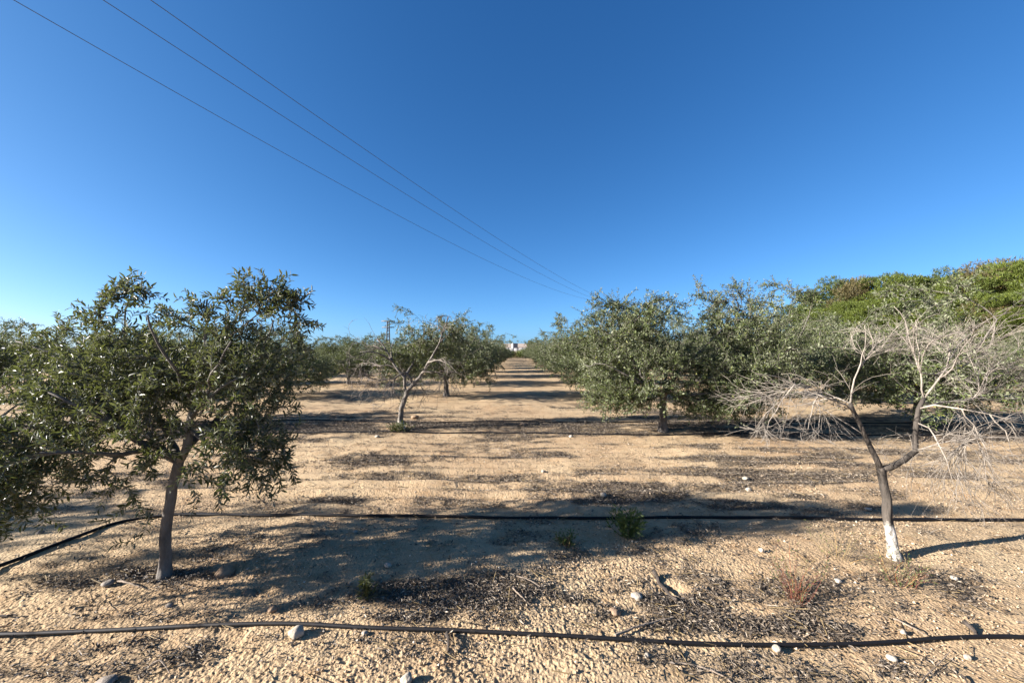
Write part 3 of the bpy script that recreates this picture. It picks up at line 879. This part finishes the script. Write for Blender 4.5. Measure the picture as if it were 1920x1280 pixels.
# ------------------------------------------------------------------ pines
def pine(seed, needle, H=7.0, Rr=2.25, nb=30, nt=3800):
    s = Skel(seed); r = s.rng
    s.limb([(0, 0, -.2), (r.normal(0, .1), r.normal(0, .1), H * .3), (r.normal(0, .2), r.normal(0, .2), H * .6), (r.normal(0, .2), r.normal(0, .2), H * .92)], .16, .04, None, 'trunk', step=.3)
    E = []
    for k in range(nb):
        t = r.uniform(.28, 1.0); a = r.uniform(0, 2 * pi)
        rad = Rr * math.sqrt(max(0.02, 1 - ((t - .45) / .6) ** 2)) * r.uniform(.55, .95)
        E.append((np.array([math.cos(a) * rad, math.sin(a) * rad, H * t - .4]), np.array([r.uniform(.6, 1.0), r.uniform(.6, 1.0), r.uniform(.4, .65)])))
    s.grow(np.array([e[0] for e in E]), 'branch', .1, step=.35, lowbias=.6, minidx=6)
    R = s.radii(.02, 2.3)
    C = in_ells(r, E, nt, .22)
    g = Geo(); n = len(C); per = 7
    ax = nrm(np.repeat((C - np.array([0, 0, H * .45])) * np.array([1, 1, .5]), per, 0)) + r.normal(0, .75, (n * per, 3)) + np.array([0, 0, .45])
    D = nrm(ax); P = np.repeat(C, per, 0) + r.normal(0, .05, (n * per, 3))
    Ln = r.uniform(.09, .20, (n * per, 1)); S = nrm(np.cross(D, r.normal(0, 1, D.shape))) * .02
    V = np.stack([P + S, P - S, P + D * Ln - S * .3, P + D * Ln + S * .3], 1); k = np.arange(n * per)[:, None] * 4
    g.add(V.reshape(-1, 3), [k + [0, 1, 2, 3]])
    return s.tubes(['trunk', 'branch'], R).mesh("trunk", m_bark), g.mesh("crown", needle, False)

def pines():
    rng = np.random.default_rng(31)
    kinds = [pine(500, m_pine), pine(501, m_pine), pine(502, m_pine_dark), pine(503, m_pine_brown, nt=2400), pine(504, m_pine)]
    def put(m, x, y, h, lab, grp):
        o = empty("pine_tree", (x, y, float(gh(x, y))), rng.uniform(0, 6.28), (h / 7.0 * rng.uniform(.9, 1.15), h / 7.0 * rng.uniform(.9, 1.15), h / 7.0))
        tag(o, lab, "pine tree", grp)
        link(bpy.data.objects.new("trunk", m[0]), o); link(bpy.data.objects.new("crown", m[1]), o)
    # (u of the crown centre, v of its top, depth, kind)
    front = [(1492, 568, 44, 2), (1528, 545, 38, 0), (1562, 514, 36, 2), (1600, 524, 34, 3), (1645, 515, 33, 0), (1690, 520, 31, 4), (1735, 512, 31, 2), (1775, 514, 30, 0),
             (1815, 522, 28, 1), (1850, 505, 28, 3), (1895, 502, 27, 0), (1935, 492, 26, 4), (1985, 490, 25, 1)]
    for u, v, d, k in front:
        v += rng.normal(0, 5)
        h = CAMH + (V0 - v) / FPX * d
        lab = ("browning pine tree with thinning rusty needles at the grove's right edge" if k == 3 else "dark green pine tree at the grove's right edge" if k == 2 else "bright yellow-green pine tree at the grove's right edge")
        put(kinds[k], (u - U0) / FPX * d, d, h, lab, "pines along the right edge of the grove")
    for u, v, d, k in [(1545, 575, 33, 1), (1590, 565, 31, 4), (1640, 560, 29, 0), (1690, 555, 28, 1), (1745, 560, 27, 4), (1790, 552, 26, 0), (1840, 560, 25, 3), (1890, 545, 24, 1), (1940, 540, 23, 0)]:
        h = CAMH + (V0 - v) / FPX * d
        put(kinds[k], (u - U0) / FPX * d, d, h, "browning lower pine in front of the pine belt" if k == 3 else "lower bright green pine in front of the pine belt", "lower pines fronting the pine belt")
    for u, v, d, k in [(1860, 488, 33, 3), (1840, 500, 34, 3)]:
        h = CAMH + (V0 - v) / FPX * d
        put(kinds[k], (u - U0) / FPX * d, d, h, "tall bare-topped brown pine rising above the pine belt", "bare-topped brown pines")
    # the dark tree by the warehouse
    o = empty("dark_tree", ((995 - U0) / FPX * 105, 105, 0), .4, (.5, .5, .62))
    tag(o, "small dark round tree beside the distant white warehouse", "tree")
    link(bpy.data.objects.new("trunk", kinds[2][0]), o); link(bpy.data.objects.new("crown", kinds[2][1]), o)
pines()

# ------------------------------------------------------------------ irrigation hoses
def hose(px, label, r=.011, lift=.6, group="black drip irrigation hoses"):
    P = np.array([gpt(u, v) for u, v in px])
    P = catmull(P, .05)
    zz = gh(P[:, 0], P[:, 1])
    k = np.ones(9) / 9
    zs = np.convolve(np.pad(zz, 4, mode='edge'), k, 'valid')
    P[:, 2] = np.maximum(zs, zz - .004) + r * lift + .006
    g = Geo(); tube(g, P, np.full(len(P), r), 10)
    tag(g.obj("irrigation_hose", m_hose), label, "hose", group)
hose([(-700, 1200), (-40, 1189), (90, 1187), (200, 1182), (330, 1174), (450, 1168), (560, 1167), (700, 1173), (850, 1177), (1000, 1183), (1130, 1190), (1250, 1197), (1380, 1200), (1500, 1200), (1600, 1197), (1680, 1192), (1750, 1186), (1850, 1182), (1960, 1184), (2500, 1180)],
     "black drip hose lying nearest the camera across the foreground soil", .0105)
hose([(-500, 1170), (-60, 1085), (0, 1063), (60, 1040), (150, 1006), (220, 982), (300, 969), (380, 966), (600, 965), (800, 967), (1000, 970), (1200, 969), (1400, 968), (1600, 970), (1750, 970), (1920, 970), (2400, 972)],
     "black drip hose behind the left olive trunk, bending towards the camera at left", .013)
hose([(-300, 822), (300, 818), (560, 812), (700, 810), (850, 812), (960, 812), (1100, 814), (1240, 815), (1500, 812), (1900, 812), (2300, 812)],
     "black drip hose in front of the second-row trunks", .014)
hose([(-300, 795), (300, 793), (600, 788), (760, 792), (960, 790), (1100, 792), (1240, 791), (1500, 790), (1900, 790), (2300, 790)],
     "black drip hose behind the second-row trunks", .014)

# ------------------------------------------------------------------ stones, clods, sticks
import bmesh
def ico(sub):
    bm = bmesh.new(); bmesh.ops.create_icosphere(bm, subdivisions=sub, radius=1)
    V = np.array([v.co[:] for v in bm.verts]); F = np.array([[v.index for v in f.verts] for f in bm.faces]); bm.free()
    return V, F
ICO = ico(3)
def rock(name, u, v, wpx, hpx, m, label, cat, group, seed, sink=.38):
    r = np.random.default_rng(seed)
    p = gpt(u, v); k = p[1] / FPX
    V = ICO[0].copy()
    n = np.zeros(len(V))
    for q in range(14):
        d = nrm(r.normal(0, 1, 3)); c = r.uniform(.72, .98)
        t = V @ d; V = V - np.maximum(t - c, 0)[:, None] * d * .8
    V = V + (fbm(V[:, 0] * 2 + seed, V[:, 1] * 2 + V[:, 2], 3, seed) - .5)[:, None] * V * .2
    V = V * np.array([wpx / 2 * k, wpx / 2 * k * r.uniform(.7, 1), hpx / 2 * k])
    a = r.uniform(-.5, .5); V = V @ np.array([[math.cos(a), math.sin(a), 0], [-math.sin(a), math.cos(a), 0], [0, 0, 1]])
    g = Geo(); g.add(V, [ICO[1]])
    o = g.obj(name, m, None, True, (p[0], p[1], p[2] + hpx / 2 * k * (1 - sink)))
    tag(o, label, cat, group)

ST = [(560, 1186, 30, 22, m_stone, "oval white stone just below the nearest hose at left"),
      (1446, 1207, 16, 12, m_stone, "white stone touching the nearest hose right of centre"),
      (1655, 1222, 18, 11, m_stone, "flat white stone below the nearest hose at right"),
      (1792, 1220, 13, 10, m_stone, "small white stone below the hose near the right edge"),
      (766, 1268, 24, 19, m_stone, "cream stone at the bottom edge left of centre"),
      (1208, 1220, 12, 9, m_stone, "small white stone below the nearest hose at centre"),
      (687, 1183, 12, 9, m_stone, "pale pebble-sized stone right of the oval white stone"),
      (730, 1058, 15, 9, m_stone, "white stone in the left olive's shadow"),
      (1398, 917, 11, 9, m_stone, "round white stone out in the open behind the second hose"),
      (1393, 891, 13, 7, m_stone, "flat white chip lying farthest back behind the second hose"),
      (1617, 951, 12, 6, m_stone, "pale stone left of the dead tree's trunk"),
      (1130, 928, 12, 9, m_stone, "white stone in shade left of the green weed"),
      (1560, 1082, 14, 8, m_stone, "white stone right of the reddish weed"),
      (1420, 1027, 9, 8, m_stone, "tiny white stone left of the reddish weed"),
      (1677, 1175, 10, 9, m_stone, "tiny white stone above the nearest hose at right"),
      (1772, 1076, 13, 8, m_stone, "white stone right of the trunk-foot weed"),
      (1190, 1112, 22, 10, m_stone, "pale flat stone in the pit left of the dark stick"),
      (1018, 883, 8, 6, m_stone, "small white stone on open sand at centre"),
      (205, 1094, 20, 11, m_stone_grey, "grey stone left of the left olive's trunk"),
      (205, 1276, 34, 14, m_stone_grey, "grey stone cut by the bottom edge at left"),
      (322, 1134, 15, 9, m_stone_grey, "small grey stone between the left trunk and the hose"),
      (75, 1000, 12, 8, m_stone_grey, "grey stone near the left edge beyond the second hose"),
      (1800, 1278, 34, 12, m_stone_grey, "flat grey stone at the bottom edge at right"),
      (668, 996, 10, 6, m_stone, "white chip beyond the second hose"),
      (708, 819, 10, 5, m_stone, "white chip in front of the half-dead tree"),
      (1070, 818, 9, 5, m_stone, "white chip in front of the large right olive")]
for i, (u, v, a, b_, m, lab) in enumerate(ST):
    rock("stone", u, v, a, b_, m, lab, "stone", "loose stones on the soil", 40 + i)
CL = [(425, 1080, 34, 28, "dark clod of earth right of the left olive's trunk"), (470, 1116, 30, 16, "reddish clod of earth below the left olive's shadow"),
      (515, 1140, 18, 12, "small clod of earth left of the dark weed"), (1150, 1140, 22, 9, "clod of earth in the pit right of centre"), (980, 797, 14, 7, "dark clod on the second-row hose strip"), (778, 784, 16, 8, "dark clod beside the half-dead tree")]
for i, (u, v, a, b_, lab) in enumerate(CL):
    rock("earth_clod", u, v, a, b_, m_clod, lab, "clod", "clods of earth", 80 + i, .35)

def stick(px, r, m, label, seed):
    rng = np.random.default_rng(seed)
    P = np.array([gpt(u, v) + np.array([0, 0, h]) for u, v, h in px])
    P = catmull(P, .02); P[:, :3] += rng.normal(0, r * .25, P.shape)
    P[:, 2] = np.maximum(P[:, 2], gh(P[:, 0], P[:, 1]) + r * .4)
    g = Geo(); R = r * np.linspace(1, .55, len(P)) * rng.uniform(.85, 1.15, len(P)); tube(g, P, R, 7)
    tag(g.obj("stick", m, None, False), label, "stick", "dead sticks on the soil")
STK = [([(1222, 1072, .03), (1240, 1095, .03), (1262, 1122, .02)], .014, m_stickdark, "thick dark stick lying in a pit at centre right"),
       ([(1150, 1186, .015), (1200, 1168, .02), (1258, 1152, .015)], .007, m_stick, "long dark stick above the nearest hose at centre"),
       ([(840, 1184, .02), (843, 1200, .02), (842, 1214, .005)], .009, m_stickdark, "short stub of wood poking out below the hose"),
       ([(968, 1082, .03), (990, 1088, .03), (1012, 1096, .01)], .005, m_stick, "pale thin stick in the left olive's shadow at centre"),
       ([(962, 1102, .02), (975, 1115, .02), (992, 1128, .01)], .005, m_stick, "second pale thin stick just below the first at centre"),
       ([(1785, 1160, .03), (1800, 1170, .02), (1812, 1180, .01)], .014, m_stickdark, "dark chunk of stick above the hose at right"),
       ([(1660, 1152, .015), (1690, 1168, .02), (1720, 1182, .01)], .005, m_stick, "thin pale stick slanting to the hose at right"),
       ([(1252, 1234, .012), (1300, 1240, .015), (1345, 1256, .012), (1372, 1278, .01)], .005, m_stick, "long pale bent stick at the bottom edge"),
       ([(1780, 1252, .015), (1790, 1265, .015), (1794, 1278, .01)], .005, m_stickdark, "short dark stick at the bottom edge at right"),
       ([(0, 1156, .012), (20, 1155, .012), (36, 1154, .01)], .007, m_stickdark, "stick entering from the left edge above the hose"),
       ([(225, 1092, .02), (245, 1098, .03), (270, 1102, .01)], .006, m_stick, "pale curved stick beside the grey stone at left"),
       ([(285, 1252, .02), (305, 1246, .04), (325, 1258, .01)], .004, m_stick, "thin arched twig at bottom left"),
       ([(1700, 1270, .01), (1760, 1215, .02)], .003, m_stick, "very thin straw-coloured twig at bottom right"),
       ([(1880, 1155, .01), (1925, 1162, .01)], .006, m_stick, "stick leaving by the right edge above the hose")]
for i, a in enumerate(STK):
    stick(*a, seed=i)

# ------------------------------------------------------------------ weeds
def weed(name, u, v, wpx, hpx, label, parts, seed, group=None, lean=(.0, .0)):
    """parts: list of (part name, material, stalks, leaves per stalk, leaf length, spread, height factor, stalk radius)"""
    r = np.random.default_rng(seed)
    p = gpt(u, v); k = p[1] / FPX; W = wpx / 2 * k; H = hpx * k
    o = empty(name, p); tag(o, label, "weed", group)
    for pn, ms, ml, ns, nl, ll, sp, hf, sr in parts:
        gs = Geo(); gl = Geo(); Pl, Dl, Ll = [], [], []
        for _ in range(ns):
            a = r.uniform(0, 2 * pi); q = math.sqrt(r.random()) * sp; h = H * hf * r.uniform(.55, 1.0) * (1 - .35 * q * q)
            b0 = np.array([math.cos(a), math.sin(a), 0]) * W * .25 * q
            e = np.array([math.cos(a) * W * q, math.sin(a) * W * q, h]) + np.array([lean[0], lean[1], 0]) * h
            c = np.array([b0[0] * 2.2, b0[1] * 2.2, h * .55]) + r.normal(0, .22 * W, 3) * [1, 1, .4]
            t = np.linspace(0, 1, 7)[:, None]
            P = (1 - t) ** 2 * (b0 - [0, 0, .01]) + 2 * t * (1 - t) * c + t * t * e
            tube(gs, P, sr * np.linspace(1, .5, 7), 4)
            for i in range(nl):
                tt = r.uniform(.15, 1); x = np.array([np.interp(tt, t[:, 0], P[:, j]) for j in range(3)])
                d = nrm(r.normal(0, .7, 3) + np.array([math.cos(a) * .6, math.sin(a) * .6, .8]))
                Pl.append(x); Dl.append(d); Ll.append(ll * r.uniform(.5, 1.15))
        gs.obj("stalks", ms, o)
        if Pl:
            P = np.array(Pl); D = np.array(Dl); L = np.array(Ll)[:, None]; S = nrm(np.cross(D, r.normal(0, 1, D.shape))); n = len(P)
            V = np.stack([P, P + D * L * .5 + S * L * .13, P + D * L, P + D * L * .5 - S * L * .13], 1); kk = np.arange(n)[:, None] * 4
            gl.add(V.reshape(-1, 3), [kk + [0, 1, 2, 3]]); gl.obj("leaves", ml, o, False)
weed("weed_clump", 1174, 1000, 74, 56, "bushy bright green weed clump just in front of the second hose", [("a", m_weed, m_weed, 60, 9, .055, 1.0, 1.0, .0025)], 1)
weed("weed_clump", 1064, 1019, 48, 30, "smaller green-brown weed clump left of the bushy green one", [("a", m_straw, m_weed, 34, 6, .04, 1.0, 1.0, .002), ("b", m_weed_red, m_straw, 12, 3, .03, .9, .8, .002)], 2)
weed("weed_plant", 690, 1117, 36, 50, "dark upright weed in the left olive's shadow", [("a", m_weed_dark, m_weed_dark, 16, 12, .045, .8, 1.0, .002)], 3)
weed("weed_plant", 1484, 1118, 120, 130, "tall wispy reddish-stemmed weed left of the dead tree", [("a", m_weed_red, m_weed, 16, 26, .017, 1.1, 1.0, .0012), ("b", m_straw, m_straw, 10, 26, .017, 1.2, .85, .001), ("c", m_weed_red, m_weed_red, 18, 6, .016, .7, .55, .0017)], 4)
weed("weed_plant", 1668, 1085, 110, 70, "green and red weed growing round the dead tree's trunk foot", [("a", m_weed_red, m_weed, 22, 22, .017, 1.1, .9, .0013), ("b", m_straw, m_straw, 10, 14, .016, 1.0, 1.0, .0011)], 5, lean=(.1, 0))
weed("weed_plant", 1560, 1040, 130, 75, "sparse straw-coloured weed between the reddish weed and the dead tree", [("a", m_straw, m_weed, 14, 14, .015, 1.0, 1.0, .0009), ("b", m_straw, m_straw, 10, 16, .015, 1.0, .8, .0009)], 6)
weed("weed_clump", 750, 808, 50, 18, "low green weed clump round the half-dead tree's trunk", [("a", m_weed_dark, m_weed_dark, 40, 6, .08, 1.0, 1.0, .004)], 7)
weed("weed_plant", 1700, 1092, 30, 36, "dark red drooping weed right of the dead tree's trunk foot", [("a", m_weed_red, m_weed_dark, 12, 5, .025, 1.0, 1.0, .002)], 8, lean=(.8, -.2))

# ------------------------------------------------------------------ power line, pylon, warehouse
def catenary():
    W = {'A': [(23, 0), (207, 102), (417, 218), (640, 343), (824, 443), (939.6, 500.6), (1055, 548.8), (1109, 562)],
         'B': [(198, 0), (383, 118), (640, 287), (708, 327), (862, 427), (978, 493), (1055, 533), (1109, 558)],
         'C': [(295, 0), (467, 125), (640, 247), (747, 323), (862, 402), (978, 476), (1055, 518), (1113, 553)]}
    D, PX = 72.0, 1168.0
    E = np.array([(PX - U0) / FPX * D, D])
    labs = {'A': "lowest of the three overhead power wires, leftmost where it meets the top edge", 'B': "middle one of the three overhead power wires",
            'C': "highest of the three overhead power wires, rightmost at the top edge"}
    ends = []
    for k, off in (('A', -1.2), ('B', 0), ('C', 1.2)):
        d0 = (9.5 - CAMH) / (V0 / FPX); S = np.array([(W[k][0][0] - U0) / FPX * d0, d0])
        dr = E - S; dr /= np.hypot(*dr); En = E + np.array([dr[1], -dr[0]]) * off
        T, Z = [], []
        for u, v in W[k]:
            r = (u - U0) / FPX; d = En - S
            t = (r * S[1] - S[0]) / (d[0] - r * d[1]); y = S[1] + t * d[1]
            T.append(t); Z.append(CAMH + (V0 - v) / FPX * y)
        c = np.polyfit(T, Z, 2)
        t = np.linspace(-.45, 1, 90)
        P = np.stack([S[0] + t * (En[0] - S[0]), S[1] + t * (En[1] - S[1]), np.polyval(c, t)], -1)
        ends.append(P[-1])
        g = Geo(); tube(g, P, np.full(len(P), .0085), 6)
        tag(g.obj("power_line", m_wire), labs[k], "power line", "overhead power wires")
    zc = np.mean([e[2] for e in ends])
    o = empty("utility_pole", (E[0], E[1], float(gh(*E))), 0)
    tag(o, "grey utility pole carrying the overhead wires behind the large right olive", "utility pole")
    g = Geo(); tube(g, [(0, 0, -.3), (0, 0, 4), (0, 0, zc - .1)], [.16, .14, .11], 10); g.obj("pole", m_steel, o)
    g = Geo(); a = ends[0] - np.array([E[0], E[1], 0]); c = ends[2] - np.array([E[0], E[1], 0])
    tube(g, [a + [0, 0, -.28], c + [0, 0, -.28]], [.05, .05], 6); g.obj("crossarm", m_steel, o)
    for e in ends:
        g = Geo(); q = e - np.array([E[0], E[1], 0]); tube(g, [q + [0, 0, -.3], q + [0, 0, -.15], q], [.05, .07, .04], 8); g.obj("insulator", m_greywall, o)
catenary()

def pylon():
    d = 172.0; x = (727 - U0) / FPX * d
    o = empty("pylon", (x, d, 0), .1)
    tag(o, "distant grey lattice pylon with two crossarms rising behind the half-dead tree", "pylon")
    H = CAMH + (V0 - 601) / FPX * d
    g = Geo(); hw = lambda z: .75 - .35 * z / H
    for sx, sy in ((-1, -1), (1, -1), (1, 1), (-1, 1)):
        tube(g, [(sx * .75, sy * .75, -.3), (sx * .4, sy * .4, H)], [.2, .17], 4)
    nz = 11
    for i in range(nz):
        z0, z1 = H * i / nz, H * (i + 1) / nz
        for a, b_ in (((-1, -1), (1, -1)), ((1, -1), (1, 1)), ((1, 1), (-1, 1)), ((-1, 1), (-1, -1))):
            s0, s1 = (a, b_) if i % 2 else (b_, a)
            tube(g, [(s0[0] * hw(z0), s0[1] * hw(z0), z0), (s1[0] * hw(z1), s1[1] * hw(z1), z1)], [.1, .1], 4)
    g.obj("lattice_tower", m_steel, o)
    for z, hw_ in ((H - .1, 2.9), (CAMH + (V0 - 613) / FPX * d, 2.6)):
        g = Geo(); box(g, (0, 0, z), (2 * hw_, .34, .34)); tube(g, [(-hw_, 0, z), (0, 0, z - .7)], [.07, .07], 4); tube(g, [(hw_, 0, z), (0, 0, z - .7)], [.07, .07], 4)
        ca = g.obj("crossarm", m_steel, o)
        for q in (-1, 1):
            g = Geo(); tube(g, [(q * hw_ * .95, 0, z - .1), (q * hw_ * .95, 0, z - .55)], [.10, .12], 6); g.obj("insulator", m_greywall, ca)
pylon()

def warehouse():
    d = 145.0; k = d / FPX
    x0, x1 = (941 - U0) * k, (1015 - U0) * k
    eave = CAMH + (V0 - 650.5) * k; ridge = CAMH + (V0 - 644) * k; dep = 11.0; cx = (x0 + x1) / 2; hw = (x1 - x0) / 2
    o = empty("warehouse", (cx, d + dep / 2, 0), radians(-7))
    tag(o, "long white warehouse with a tan roof at the far end of the aisle", "warehouse")
    g = Geo(); yb = dep / 2
    V = [(-hw, -yb, -.3), (hw, -yb, -.3), (hw, yb, -.3), (-hw, yb, -.3), (-hw, -yb, eave), (hw, -yb, eave), (hw, yb, eave), (-hw, yb, eave), (-hw, 0, ridge - .05), (hw, 0, ridge - .05)]
    g.add(V, [[[0, 1, 5, 4], [2, 3, 7, 6]], [[3, 0, 4, 8, 7], [1, 2, 6, 9, 5]]]); g.obj("wall", m_white, o, False)
    g = Geo(); ov = .25
    for sy in (-1, 1):
        a = np.array([(-hw - ov, sy * (yb + ov), eave - .06), (hw + ov, sy * (yb + ov), eave - .06), (hw + ov, 0, ridge), (-hw - ov, 0, ridge)])
        g.add(np.concatenate([a, a + [0, 0, .12]]), [[[0, 1, 2, 3], [4, 7, 6, 5], [0, 4, 5, 1], [1, 5, 6, 2], [2, 6, 7, 3], [3, 7, 4, 0]]])
    g.obj("roof", m_tan, o, False)
    for q in np.linspace(-.85, .85, 8):
        g = Geo(); box(g, (q * hw, -yb - .06, eave / 2 - .1), (.28, .12, eave - .1)); g.obj("pilaster", m_greywall, o, False)
    # raised tank in front of it
    d = 118.0; k = d / FPX
    o = empty("raised_tank", ((965 - U0) * k, d, 0), radians(16))
    tag(o, "box-shaped tank on legs, white side, front greyed as shade, in front of the warehouse", "tank")
    zt, zb = CAMH + (V0 - 643.5) * k, CAMH + (V0 - 652.5) * k; s = 9.6 * k
    g = Geo(); box(g, (0, 0, (zt + zb) / 2), (s, s, zt - zb)); g.obj("tank_body", m_white, o, False)
    g = Geo(); box(g, (0, -s / 2 - .03, (zt + zb) / 2), (s * .94, .06, (zt - zb) * .94)); g.obj("shaded_front", m_greywall, o, False)  # grey sheet over the white box paints the shade on its front
    for sx in (-1, 1):
        for sy in (-1, 1):
            g = Geo(); box(g, (sx * s * .44, sy * s * .44, zb / 2 - .12), (.14, .14, zb + .2)); g.obj("leg", m_steel, o, False)
    # low shrubs closing the aisle
    for i, (u, v, dd, ww, hh) in enumerate([(950, 672, 70, 3.2, 1.7), (968, 671, 74, 3.4, 1.3), (985, 671, 72, 3.5, 1.8)]):
        r = np.random.default_rng(60 + i); k = dd / FPX
        o = empty("shrub", ((u - U0) * k, dd, float(gh((u - U0) * k, dd)) - .05)); 
        tag(o, ["dark low shrub at the aisle's far end, below the warehouse's left end", "brownish low shrub closing the middle of the aisle's far end", "yellowish low shrub at the aisle's far end, right of the brownish one"][i], "shrub")
        n = 2600; C = nrm(r.normal(0, 1, (n, 3))) * r.random((n, 1)) ** .4 * np.array([ww / 2, ww / 2, hh * .55]) + np.array([0, 0, hh * .5]); C[:, 2] = np.maximum(C[:, 2], .03)
        D = nrm(r.normal(0, 1, (n, 3)) + [0, 0, .4]); S = nrm(np.cross(D, r.normal(0, 1, (n, 3)))) * .04; L = r.uniform(.12, .25, (n, 1))
        g = Geo(); V = np.stack([C, C + D * L * .5 + S, C + D * L, C + D * L * .5 - S], 1); g.add(V.reshape(-1, 3), [np.arange(n)[:, None] * 4 + [0, 1, 2, 3]])
        g.obj("foliage", [m_pine_dark, m_pine_brown, m_pine][i], o, False)
        g = Geo()
        for q in range(9):
            e = r.normal(0, 1, 3) * [ww * .25, ww * .25, 0] + [0, 0, hh * r.uniform(.5, .9)]; tube(g, [(0, 0, -.1), e * .5 + [0, 0, .1], e], [.03, .02, .01], 5)
        g.obj("stems", m_bark, o)
warehouse()
